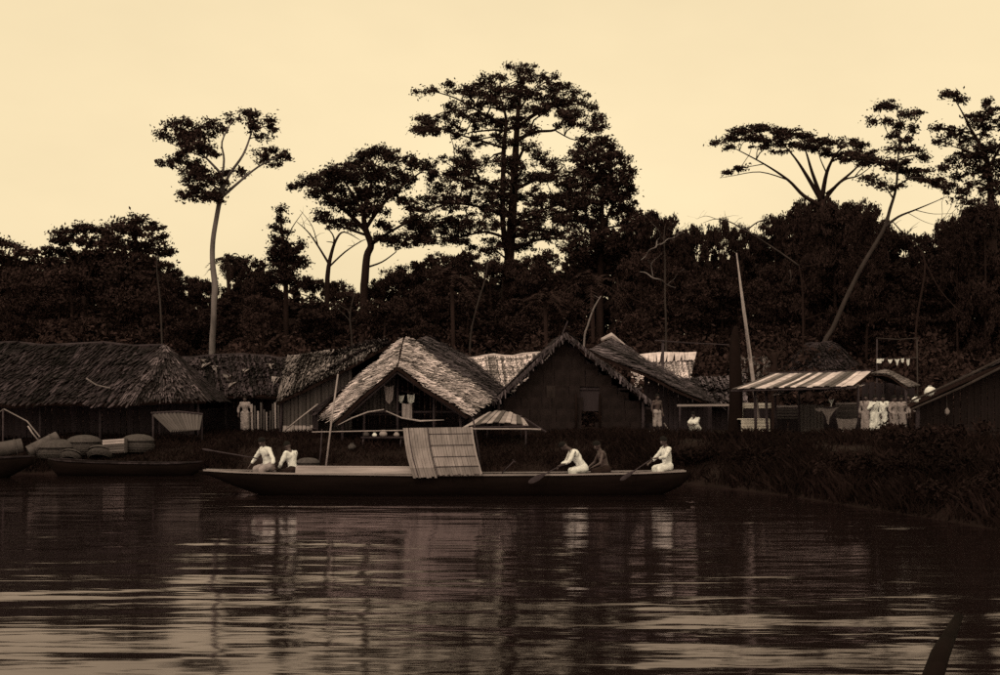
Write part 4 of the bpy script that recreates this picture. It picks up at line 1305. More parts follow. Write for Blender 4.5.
# --- K: open shed with a roof of pale mats
o = thing('open_shed', 'open sided shed with roof of pale and dark mat strips, right of the trunk', 'shed', ground_at(808, 51))
e0, e1, r0_, r1_ = at(733, 389, 49.4), at(853, 386, 49.4), at(771, 374.5, 53), at(871, 372, 53)
tones = 'dldlldllddlldldlddlll'
tones = 'bldblldblblbdlldbblll'
ns = len(tones)
rf = MB().hexa([e0 + V((0, 0, -.07)), e1 + V((0, 0, -.07)), r1_ + V((0, 0, -.07)), r0_ + V((0, 0, -.07))], [e0 + V((0, 0, -.04)), e1 + V((0, 0, -.04)), r1_ + V((0, 0, -.04)), r0_ + V((0, 0, -.04))]).build('roof', 'deck', o)
for i, ch in enumerate(tones):
    a, b_ = (i + .04) / ns, (i + .97) / ns
    ex = R.uniform(-.02, .05)
    lo0, lo1, hi0, hi1 = e0.lerp(e1, a), e0.lerp(e1, b_), r0_.lerp(r1_, a), r0_.lerp(r1_, b_)
    lo0 += (lo0 - hi0) * ex; lo1 += (lo1 - hi1) * ex
    w0, w1 = V((0, 0, R.uniform(-.01, .03))), V((0, 0, R.uniform(-.01, .03)))
    b = MB()
    m0, m1 = lo0.lerp(hi0, .5) + V((0, 0, -.03)), lo1.lerp(hi1, .5) + V((0, 0, -.03))
    th_ = V((0, 0, -.022))
    L1, L2 = [lo0 + w0, lo1 + w1, m1 + w1, m0 + w0], [m0 + w0, m1 + w1, hi1 + w1, hi0 + w0]
    for Lq in (L1, L2):
        Lq = [p + V((0, 0, .03)) for p in Lq]
        b.hexa([p + th_ for p in Lq], Lq)
    b.build('mat_strip', {'l': 'mat_light', 'd': 'mat_reed', 'b': 'mat_brown'}[ch], rf)
MB().tube([e0 + V((-.1, -.05, -.08)), e1 + V((.1, -.05, -.08))], .04, 6).build('eave_pole', 'pole', o)
MB().tube([r0_ + V((-.1, 0, .05)), r1_ + V((.1, 0, .05))], .04, 6).build('ridge_pole', 'pole', o)
# inner lower awning strips
for i, (px_, w_) in enumerate(((772, 8), (782, 6), (797, 8), (812, 9), (822, 8), (832, 9), (842, 9))):
    lo0, lo1 = at(px_, 395 - i * .9, 50.3), at(px_ + w_, 394 - i * .9, 50.3)
    hi0, hi1 = at(px_ + 14, 385, 52), at(px_ + 14 + w_, 384.5, 52)
    MB().hexa([p + V((0, 0, -.02)) for p in (lo0, lo1, hi1, hi0)], [lo0, lo1, hi1, hi0]).build('inner_mat', 'mat_light' if i in (0, 4, 5, 6) else 'mat_brown', o)
# right hand slope and the open end
slope(o, at(869, 371, 53.2), at(884, 371, 57), at(918, 386, 57), at(908, 386, 50.4), 5, 'thatch_mid', .2, slab=.06, name='end_roof')
for a, b_, c in (((756, 432), (754.5, 389), 50), ((768, 432), (766, 389), 50.2), ((859, 432), (858, 386), 50.6), ((908, 434), (906, 386), 50.6), ((776, 432), (775, 392), 51.6), ((884, 432), (884, 374), 56), ((799, 432), (799, 390), 53)):
    q = ground_at(a[0], c); post(o, q - V((0, 0, .25)), at(b_[0], b_[1], c), .065)
# back and side screens of the shed
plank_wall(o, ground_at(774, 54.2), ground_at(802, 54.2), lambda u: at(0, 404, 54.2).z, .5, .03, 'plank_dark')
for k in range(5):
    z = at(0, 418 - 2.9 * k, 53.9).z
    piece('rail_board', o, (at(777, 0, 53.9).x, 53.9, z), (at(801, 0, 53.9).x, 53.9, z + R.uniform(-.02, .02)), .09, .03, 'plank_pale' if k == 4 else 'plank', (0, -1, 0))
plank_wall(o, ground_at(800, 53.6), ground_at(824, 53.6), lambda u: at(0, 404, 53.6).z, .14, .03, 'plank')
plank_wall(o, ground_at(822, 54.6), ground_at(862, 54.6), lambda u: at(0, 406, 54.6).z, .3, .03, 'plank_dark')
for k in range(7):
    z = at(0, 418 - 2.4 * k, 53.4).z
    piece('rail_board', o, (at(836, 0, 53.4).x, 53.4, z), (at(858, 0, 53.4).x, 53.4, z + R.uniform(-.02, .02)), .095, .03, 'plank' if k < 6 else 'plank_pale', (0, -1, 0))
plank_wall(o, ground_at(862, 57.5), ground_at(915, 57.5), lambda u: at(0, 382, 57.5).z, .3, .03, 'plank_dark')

# pale bench and screen at the shed's left bay
o = thing('pale_bench', 'broad pale plank bench in the left bay of the open shed', 'bench', ground_at(755, 51.8))
bx0, bx1 = at(740.5, 0, 51).x, at(769, 0, 51).x
zt, zb = at(0, 418.5, 51.8).z, at(0, 429, 51).z
for k in range(4):
    t = k / 4
    piece('seat_board', o, V((bx0, 51.05 + t * 1.4, zt - .02)), V((bx1, 51.05 + t * 1.4, zt - .02)), .04, .33, 'plank_white', (0, -1, 0))
for k in range(4):
    z = zt - .06 - .13 * k
    piece('front_board', o, V((bx0, 50.86, z - .06)), V((bx1, 50.86, z - .06)), .115, .03, 'plank_white', (0, -1, 0))
for x in (bx0 + .08, bx1 - .08):
    for y in (51.0, 52.2):
        post(o, V((x, y, gz(x, y) - .1)), V((x, y, zt - .05)), .05, 'pole', 'leg')
o = thing('mat_screen', 'low woven screen with pale top band behind the pale bench', 'screen', ground_at(755, 53.4))
sx0, sx1 = at(740, 0, 53.4).x, at(771, 0, 53.4).x
for k in range(12):
    x = sx0 + (sx1 - sx0) * (k + .5) / 12
    piece('reed', o, (x, 53.4, gz(x, 53.4) - .05), (x, 53.4, at(0, 409, 53.4).z), (sx1 - sx0) / 12 * .93, .025, 'plank_dark')
for py_ in (404.2, 407):
    z = at(0, py_, 53.36).z
    piece('top_band', o, (sx0, 53.37, z), (sx1, 53.37, z), .11, .03, 'plank_white')
piece('side_post', o, ground_at(741.5, 53.3) - V((0, 0, .1)), at(741.5, 403, 53.3), .13, .05, 'plank_white')


def drape(name, label, top, w, hgt, material, cat='cloth', group=None, point=0.0, fold=.05):
    """hung cloth with folds; the lower edge runs to a point when point > 0"""
    seg, rows = 14, 9
    vs, fs = [], []
    for j in range(rows):
        v = j / (rows - 1)
        for k in range(seg):
            u = k / (seg - 1)
            ww = w * (1 - point * v * .75)
            x = (u - .5) * ww
            sag = .10 * hgt * math.sin(math.pi * u) * (1 - v)
            drop = hgt * v * (1 - point * abs(2 * u - 1) ** 1.5 * .7)
            vs.append(V(top) + V((x, fold * math.sin(u * 17 + v * 2) - .03 * v, -sag - drop)))
    for j in range(rows - 1):
        for k in range(seg - 1):
            fs.append((j * seg + k, j * seg + k + 1, (j + 1) * seg + k + 1, (j + 1) * seg + k))
    b = MB().add(vs, fs)
    b.add([v + V((0, .015, 0)) for v in vs], [f[::-1] for f in fs])
    return b.build_top(name, material, label, cat, group, True)


drape('hanging_cloth', 'tall pale cloth hanging left under the bright hood', at(389, 385, 49.8), .42, .78, 'cloth_grey', group='cloths in the hooded house', point=.35, fold=.06)
drape('hanging_cloth', 'small white rag hanging in the middle of the dark gable', at(401, 395, 50.2), .30, .34, 'cloth_white', group='cloths in the hooded house', point=.5, fold=.06)
drape('hanging_cloth', 'small white rag hanging right in the dark gable', at(411, 394, 50.2), .32, .40, 'cloth_white', group='cloths in the hooded house', point=.25, fold=.06)
MB().tube([at(383, 384.5, 50.0), at(400, 391, 50.2), at(418, 393.5, 50.2)], .018, 5).build_top('hanging_rail', 'pole', 'thin dark pole carrying the cloths under the bright hood', 'pole')
drape('hanging_cloth', 'pale cloth knotted on a line hanging to a point inside the shed', at(828, 407, 51.2), .95, .75, 'cloth_grey', point=1)
drape('hanging_cloth', 'narrow white cloth tip hanging above the pointed cloth in the shed', at(831, 399, 51.15), .24, .34, 'cloth_white', point=.8)
drape('hanging_cloth', 'small pale rag stretched left of the pointed cloth in the shed', at(819, 408, 51.2), .4, .16, 'cloth_grey', point=.5, fold=.02)
drape('hanging_cloth', 'grey cloth hanging below the horizontal boards of the shed', at(847, 418, 51.4), .9, .55, 'cloth_grey', point=.3)
o = thing('clothes_line', 'thin line strung across the middle of the open shed', 'line', at(828, 408, 51.25))
MB().tube([at(799, 406, 51.25), at(815, 408, 51.25), at(828, 406.5, 51.25), at(858, 404, 51.25)], .012, 4).build('cord', 'cloth_line', o)
MB().tube([at(815, 446, 48.6), at(835, 436, 49.4), at(856, 424, 50.2)], [.02, .025, .02], 5).build_top('thin_stick', 'dead_wood', 'thin pale stick leaning up the bank to the shed', 'stick')

# --- M: roof rising at the right edge
h = house('thatched_house', 'house at the right edge with raking thatch verge above the dark bank', 975, 43)
ap, le = at(1050, 338, 42), at(908, 406, 42)
re = V((2 * ap.x - le.x, 42, le.z))
bk = V((2.7, 7, 0))
slope(h, ap, ap + bk, le + bk, le, 9, 'thatch_old', .2, slab=.14)
slope(h, ap + bk, ap, re, re + bk, 6, 'thatch_old', .3, slab=.14)
for off, mt in ((0, 'bark_dull'), (.3, 'bark_dull')):
    p, q = le + V((.05, -.2, -.12 + off)), ap + V((0, -.2, -.12 + off))
    MB().tube([p, p.lerp(q, .35) + V((0, 0, -.08)), p.lerp(q, .7) + V((0, 0, -.05)), q], [.035, .045, .045, .04], 6).build('verge_pole', mt, h)
plank_wall(h, V((le.x + .6, 42.6, gz(le.x, 42.6))), V((re.x - .6, 42.6, gz(re.x, 42.6))), lambda u: le.z + .1 + (ap.z - le.z) * (1 - abs(2 * u - 1)) * .92, .24, .03, 'mat_wall')
for e, s in ((le, .45), (re, -.45)):
    q = V((e.x + s, 42.3, gz(e.x, 42.3))); post(h, q - V((0, 0, .25)), V((q.x, q.y, e.z + .25)), .08)
sack('white_bundle', 'round white bundle resting on the thatch near the right edge', at(932, 400, 41.9) + V((0, .2, .1)), .42, .40, group='white bundles on the right roof')
sack('white_bundle', 'flatter white bundle at the low end of the right roof', at(918, 405, 41.9) + V((0, .2, .06)), .34, .24, group='white bundles on the right roof')
sack('pale_bundle', 'small pale bundle hung on the dark wall at the right edge', at(947, 415, 42.3), .16, .26, 'cloth_grey', drop=.3)
# frame with rags behind the shed
o = thing('drying_frame', 'thin pole frame with crossbar standing behind the shed', 'frame', ground_at(917, 60))
q = ground_at(917, 60); post(o, q - V((0, 0, .3)), at(917, 338, 60), .04, 'bark_dull')
q = ground_at(877, 60); post(o, q - V((0, 0, .3)), at(877, 339, 60), .045, 'pole')
MB().tube([at(876, 338, 59.95), at(898, 339.5, 59.95), at(918, 338, 59.95)], [.02, .025, .02], 5).build('crossbar', 'bark_dull', o)
MB().tube([at(876, 358, 59.95), at(897, 359, 59.95), at(918, 357.5, 59.95)], .012, 4).build('cord', 'cloth_line', o)
for i, px_ in enumerate((879, 882.5, 890, 897, 902.5, 908)):
    drape('white_rag', ('leftmost', 'second', 'third', 'fourth', 'fifth', 'rightmost')[i] + ' of the tiny white rags, counted from the left, on the drying frame', at(px_, 358.5 + R.uniform(-.5, .8), 59.9), R.uniform(.1, .26), R.uniform(.12, .36), 'cloth_white', 'rag', 'rags on the drying frame', R.uniform(0, .8), .03)


# ------------------------------------------------------------------ canoes
def canoe(name, label, x0, x1, Y, half, gun, keel, tip_l, tip_r, ang=0.0, rim='rim', thw=5):
    """dugout along X: gun(s) gunwale height, keel(s) bottom height, tip_l/r: share of the length that tapers"""
    root = thing(name, label, 'canoe', ((x0 + x1) / 2, Y, 0))
    N, K = 48, 7
    rot = Matrix.Rotation(ang, 3, 'Z'); cen = V(((x0 + x1) / 2, Y, 0))

    def W(s):
        w = 1.0
        if s < tip_l: w = min(w, .22 + .78 * math.sin(.5 * math.pi * s / tip_l))
        if s > 1 - tip_r: w = min(w, .22 + .78 * math.sin(.5 * math.pi * (1 - s) / tip_r))
        return half * w

    def T(p): return cen + rot @ (V(p) - cen)
    vs, fs = [], []
    for i in range(N + 1):
        s = i / N
        x = x0 + (x1 - x0) * s
        w, zg, zk = W(s), gun(s), keel(s)
        for inner in (0, 1):
            for k in range(K * 2 + 1):
                a = math.pi * k / (2 * K)
                ww = w - .05 * inner
                yy = -math.cos(a); yy = math.copysign(abs(yy) ** .75, yy)
                zz = zg - (zg - zk - .07 * inner) * math.sin(a) ** .8
                if zg - zk < .12 and inner: zz = zg - .02 * math.sin(a)
                vs.append(T((x, Y + ww * yy, zz)))
    n2 = K * 2 + 1
    st = n2 * 2
    for i in range(N):
        a, b = i * st, (i + 1) * st
        for k in range(n2 - 1):
            fs.append((a + k, b + k, b + k + 1, a + k + 1))
            fs.append((a + n2 + k, a + n2 + k + 1, b + n2 + k + 1, b + n2 + k))
        fs.append((a, a + n2, b + n2, b)); fs.append((a + n2 - 1, b + n2 - 1, b + 2 * n2 - 1, a + 2 * n2 - 1))
    for e in (0, N):
        for k in range(n2 - 1):
            f = (e * st + k, e * st + k + 1, e * st + n2 + k + 1, e * st + n2 + k)
            fs.append(f if e == 0 else f[::-1])
    hull = MB().add(vs, fs).build('hull', 'hull', root, True)
    for sg in (-1, 1):
        pts = [T((x0 + (x1 - x0) * s, Y + sg * (W(s) - .01), gun(s) + .012)) for s in np.linspace(.01, .99, 40)]
        g = MB()
        for i in range(39):
            a, b_ = pts[i], pts[i + 1]
            o1, u1 = V((0, .04, 0)), V((0, 0, .022))
            g.hexa([a - o1 - u1, b_ - o1 - u1, b_ + o1 - u1, a + o1 - u1], [a - o1 + u1, b_ - o1 + u1, b_ + o1 + u1, a + o1 + u1])
        g.build('gunwale', rim, root)
    for i in range(thw):
        s = tip_l + (1 - tip_l - tip_r) * (i + .5) / thw
        x = x0 + (x1 - x0) * s
        w = W(s) - .06
        piece('thwart', root, T((x, Y - w, gun(s) - .1)), T((x, Y + w, gun(s) - .1)), .2, .04, 'plank_dark', (0, 0, 1))
    return root


CY = 35.0
cx0, cx1 = at(200, 0, CY).x, at(690, 0, CY).x
def main_gun(s):
    px_ = 200 + 490 * s
    return CH - (np.interp(px_, [200, 235, 300, 420, 560, 640, 690], [471, 472.5, 474, 475.5, 475, 473.5, 472]) - HY) / F * (CY - .55)
def main_keel(s):
    return float(np.interp(s, [0, .02, .06, .13, .2, .85, .94, .985, 1], [main_gun(0) - .12, main_gun(0) - .16, .30, -.05, -.18, -.18, -.04, .26, .5]))
boat = canoe('long_canoe', 'long dark dugout canoe with pale rim and seated paddlers along the bank', cx0, cx1, CY, .62, main_gun, main_keel, .16, .16)
# pale boards amidships
z = main_gun(.3)
piece('side_board', boat, V((at(298, 0, CY).x, CY - .42, z + .14)), V((at(414, 0, CY).x, CY - .42, z + .12)), .22, .03, 'mat_awning', (0, -1, .35))
piece('side_board', boat, V((at(300, 0, CY).x, CY - .30, z + .22)), V((at(414, 0, CY).x, CY - .30, z + .20)), .03, .24, 'mat_awning', (0, -1, 0))
# uprights and the long cross pole of the cabin frame
post(boat, at(325, 474, CY - .2), at(338, 374, CY - .2), .028, 'pole_pale', 'leaning_upright')
post(boat, at(318, 474, CY + .1), at(322, 429, CY + .1), .022, 'pole', 'upright')
post(boat, at(481, 474, CY + .1), at(473, 418, CY + .1), .03, 'pole', 'upright')
post(boat, at(410, 474, CY + .15), at(404, 429, CY + .15), .022, 'pole', 'upright')
MB().tube([at(312, 432, CY), at(400, 430.5, CY), at(473, 429, CY), at(528, 429, CY), at(541, 429.5, CY)], [.016, .018, .02, .022, .026], 6).build('cross_pole', 'pole_pale', boat, True)

# the mat slung over the pole: reeds one by one, tied with battens
m = thing('reed_mat', 'large pale reed mat slung from the pole amidships over the canoe side', 'mat', at(447, 476, CY - .65))
NR = 26
def mat_pt(u, v):
    top = at(403 + 69 * u, 428 - 1 * u, CY - .06)
    bot = at(413 + 69 * u, (477 if u < .34 else 475.5) - 1.5 * u, CY - .72)
    p = top.lerp(bot, v)
    bulge = .10 * math.sin(math.pi * v) * (1.3 if u < .34 else .6)
    return p + V((-.03 * math.sin(math.pi * v), -bulge, -.03 * math.sin(math.pi * v)))
for i in range(NR):
    u = (i + .5) / NR
    ex = R.uniform(-.012, .03)
    vv = [0, .2, .4, .6, .8, 1 + ex]
    off = V((0, -.035 if u < .34 else 0, 0))
    wdt = 1.98 / NR * .46
    b = MB()
    pts = [mat_pt(u, min(v, 1.04)) + off + V((R.uniform(-.004, .004), 0, 0)) for v in vv]
    for j in range(5):
        a, c = pts[j], pts[j + 1]
        x_, y_ = V((wdt, 0, 0)), V((0, .011, 0))
        b.hexa([a - x_ - y_, a + x_ - y_, a + x_ + y_, a - x_ + y_], [c - x_ - y_, c + x_ - y_, c + x_ + y_, c - x_ + y_])
    b.build('reed', 'mat_reed', m)
for v in (.13, .36, .6, .82):
    pts = [mat_pt(u, v) + V((0, -.02, 0)) for u in np.linspace(.36, 1, 8)]
    MB().tube(pts, .011, 5).build('batten', 'pole', m)
for u, vs_ in ((.36, (0, .3, .6, 1)), (.08, (0, .3, .6, 1))):
    MB().tube([mat_pt(u, v) + V((0, -.055, 0)) for v in vs_], .014, 5).build('edge_cane', 'pole', m)
MB().tube([mat_pt(.98, v) + V((.03, -.03, 0)) for v in (0, .3, .6, 1)], .022, 5).build('edge_cane', 'pole_pale', m)

# dark canoes by the left bank
canoe('dark_canoe', 'old dark dugout canoe lying empty at the left water edge', at(48, 0, 45).x, at(203, 0, 45).x, 45.0, .55,
      lambda s: .52 - .12 * s + .1 * (abs(2 * s - 1) ** 3), lambda s: float(np.interp(s, [0, .08, .9, 1], [.4, -.1, -.1, .2])), .12, .2, -.02, 'plank_dark', 3)
canoe('dark_canoe', 'dark canoe bow entering the frame at the far left', at(-120, 0, 43.5).x, at(34, 0, 43.5).x, 43.5, .6,
      lambda s: .62 + .14 * s * s, lambda s: float(np.interp(s, [0, .1, .8, 1], [-.1, -.15, -.1, .5])), .1, .25, .02, 'plank_dark', 3)

# ------------------------------------------------------------------ bundles, baskets and mats on the left bank
def basket(label, x, y, r, hgt, lid=True, material='basket', group='baskets on the left bank', tilt=0.0, z=None):
    g = gz(x, y) + .02 if z is None else z
    root = thing('basket', label, 'basket', (x, y, g), group)
    rt = Matrix.Rotation(tilt, 3, 'X')
    c = V((x, y, g))
    for j in range(8):
        zz = hgt * (j + .5) / 8
        rr = r * (.8 + .2 * math.sin(math.pi * (j + .5) / 8))
        pts = [c + rt @ V((math.cos(a) * rr, math.sin(a) * rr, zz)) for a in np.linspace(0, 2 * math.pi, 19)]
        MB().tube(pts, hgt / 15, 6).build('coil', material, root, True)
    if lid:
        vs, fs = [], []
        for j in range(5):
            t = .5 * math.pi * j / 4
            for k in range(16):
                a = 2 * math.pi * k / 16
                vs.append(c + rt @ V((math.cos(a) * r * 1.02 * math.cos(t), math.sin(a) * r * 1.02 * math.cos(t), hgt + r * .42 * math.sin(t))))
        for j in range(4):
            for k in range(16):
                fs.append((j * 16 + k, j * 16 + (k + 1) % 16, (j + 1) * 16 + (k + 1) % 16, (j + 1) * 16 + k))
        MB().add(vs, fs).build('lid', material, root, True)
    return root


def bx_(px_, Y): return at(px_, 0, Y).x


basket('broad domed basket in the middle of the left pile', bx_(56, 47.2), 47.2, .78, .42)
basket('domed basket with dark lid right of the broad domed one', bx_(84, 47.6), 47.6, .66, .5)
basket('round dark basket tilted beside the pale crate', bx_(100, 46.9), 46.9, .5, .3, tilt=-.5)
basket('big round basket at the right end of the left pile', bx_(138, 47.8), 47.8, .62, .45)
basket('small round basket tilted towards the river in front of the pile', bx_(70, 46.7), 46.7, .42, .26, tilt=-.6)
basket('round dark basket hulking in the canoe left of the leaning pole', bx_(308, 35.05), 35.05, .34, .5, z=.42, group='baskets in the canoe')
o = thing('pale_crate', 'small pale slatted crate lying tilted on the left pile', 'crate', ground_at(115, 47))
c = ground_at(115, 47) + V((0, 0, .45))
for k in range(5):
    piece('slat', o, c + V((-.42, -.2, -.16 + .1 * k)), c + V((.42, -.2, -.10 + .1 * k)), .085, .02, 'plank_pale' if k > 2 else 'plank')
    piece('slat', o, c + V((-.42, .2, -.16 + .1 * k)), c + V((.42, .2, -.10 + .1 * k)), .085, .02, 'plank')
for sx in (-1, 1):
    piece('end_board', o, c + V((sx * .42, 0, -.24 + .03 * sx)), c + V((sx * .42, 0, .3 + .03 * sx)), .4, .02, 'plank', (1, 0, 0))
piece('bottom_board', o, c + V((-.42, 0, -.24)), c + V((.42, 0, -.18)), .02, .4, 'plank')


def mat_roll(label, p, q, r, material='mat_brown', group='rolled mats on the left bank'):
    p, q = V(p), V(q)
    root = thing('rolled_mat', label, 'mat', (p.x, p.y, min(p.z, q.z) - r), group)
    d = (q - p).normalized()
    x = d.cross(V((0, 1, 0))).normalized(); y = d.cross(x)
    vs, fs = [], []
    n = 34
    for e in (p, q):
        for i in range(n):
            a = i / (n - 1) * 5 * math.pi
            rr = r * (1 - .65 * i / (n - 1)) * (1 + .03 * math.sin(5 * a))
            vs.append(e + (x * math.cos(a) + y * math.sin(a)) * rr)
    for i in range(n - 1):
        fs.append((i, i + 1, n + i + 1, n + i))
    MB().add(vs, fs).build('sheet', material, root, True)
    for t in (.2, .8):
        c_ = p.lerp(q, t)
        MB().tube([c_ + (x * math.cos(a) + y * math.sin(a)) * r * 1.03 for a in np.linspace(0, 6.28, 14)], .02, 4).build('tie', 'cloth_line', root)


mat_roll('pale brown rolled mat sloping across the left pile', at(28, 452, 46.6), at(58, 437, 47.2), .24, 'mat_brown')
mat_roll('thick dark rolled mat at the far left above the canoe bow', at(-12, 452, 46), at(22, 446, 46.6), .3)
# bent mat hood at the far left
o = thing('mat_hood', 'bent reed mat propped as a low roof at the far left', 'mat', ground_at(12, 47))
NH = 12
for i in range(NH):
    t = i / NH
    a0, a1, a2 = at(-14 + 0, 424 - 2, 47.5 + t * 1.5), at(4, 409, 47.5 + t * 1.5), at(27, 421, 47.3 + t * 1.5)
    a3 = at(40, 437, 47 + t * 1.5)
    b = MB()
    for p, q in ((a0, a1), (a1, a2), (a2, a3)):
        y_ = V((0, .055, 0)); z_ = V((0, 0, .012))
        b.hexa([p - y_ - z_, q - y_ - z_, q + y_ - z_, p + y_ - z_], [p - y_ + z_, q - y_ + z_, q + y_ + z_, p + y_ + z_])
    b.build('reed', 'mat_reed' if i < 2 else 'mat_brown', o)
for px_, py_ in ((3, 410), (39, 437)):
    q = ground_at(px_, 47.3); post(o, q - V((0, 0, .2)), at(px_, py_, 47.3), .04)
post(o, at(28, 426, 46.9), at(38, 440, 46.9), .03, 'pole_pale', 'strut')
# woven mat propped under the hip of the long house
o = thing('propped_mat', 'brown woven mat propped slanting under the hip of the long house', 'mat', ground_at(180, 49.4))
for i in range(13):
    u = i / 12
    top_, bot_ = at(153 + 48 * u, 413 - 1.5 * math.sin(3.1 * u) + 1 * u, 49.6), at(172 + 26 * u, 431 - 1 * u, 48.9)
    piece('reed', o, bot_, top_, .14, .02, 'mat_brown')
MB().tube([at(151, 413, 49.55), at(178, 411.5, 49.55), at(203, 414, 49.55)], .035, 5).build('head_pole', 'pole', o)
for px_ in (153, 202):
    q = ground_at(px_, 49.6); post(o, q - V((0, 0, .2)), at(px_, 414, 49.6), .045)

# long dark pole rising from the water close by
o = thing('mooring_pole', 'blurred dark tapering pole leaning out of the near water, lower right', 'pole', at(945, 675, 11) * 1)
pa, pb, pc = at(925, 700, 10.4), at(940, 655, 10.9), at(959, 616, 11.4)
MB().tube([V((pa.x - .1, pa.y - .2, -.6)), pa, pb, pc], [.10, .10, .085, .04], 9).build('shaft', 'hull', o, True)

# ------------------------------------------------------------------ people
def remesh(b, voxel, smooth=4, folds=0.0, seed=0):
    me = b.mesh('tmp')
    o = bpy.data.objects.new('tmp', me)
    COL.objects.link(o)
    m = o.modifiers.new('r', 'REMESH'); m.mode = 'VOXEL'; m.voxel_size = voxel; m.use_smooth_shade = True
    s = o.modifiers.new('s', 'SMOOTH'); s.factor = .5; s.iterations = smooth
    dg = bpy.context.evaluated_depsgraph_get()
    out = bpy.data.meshes.new_from_object(o.evaluated_get(dg))
    bpy.data.objects.remove(o); bpy.data.meshes.remove(me)
    if folds:
        for v in out.vertices:
            p = v.co
            f = noise.noise(V((p.x * 9, p.y * 9, p.z * 3.5 + seed)))
            f2 = noise.noise(V((p.x * 18, p.y * 18, p.z * 12 + seed)))
            v.co = p + v.normal * (folds * (f * .8 + f2 * .4))
    out.polygons.foreach_set('use_smooth', [True] * len(out.polygons))
    return out


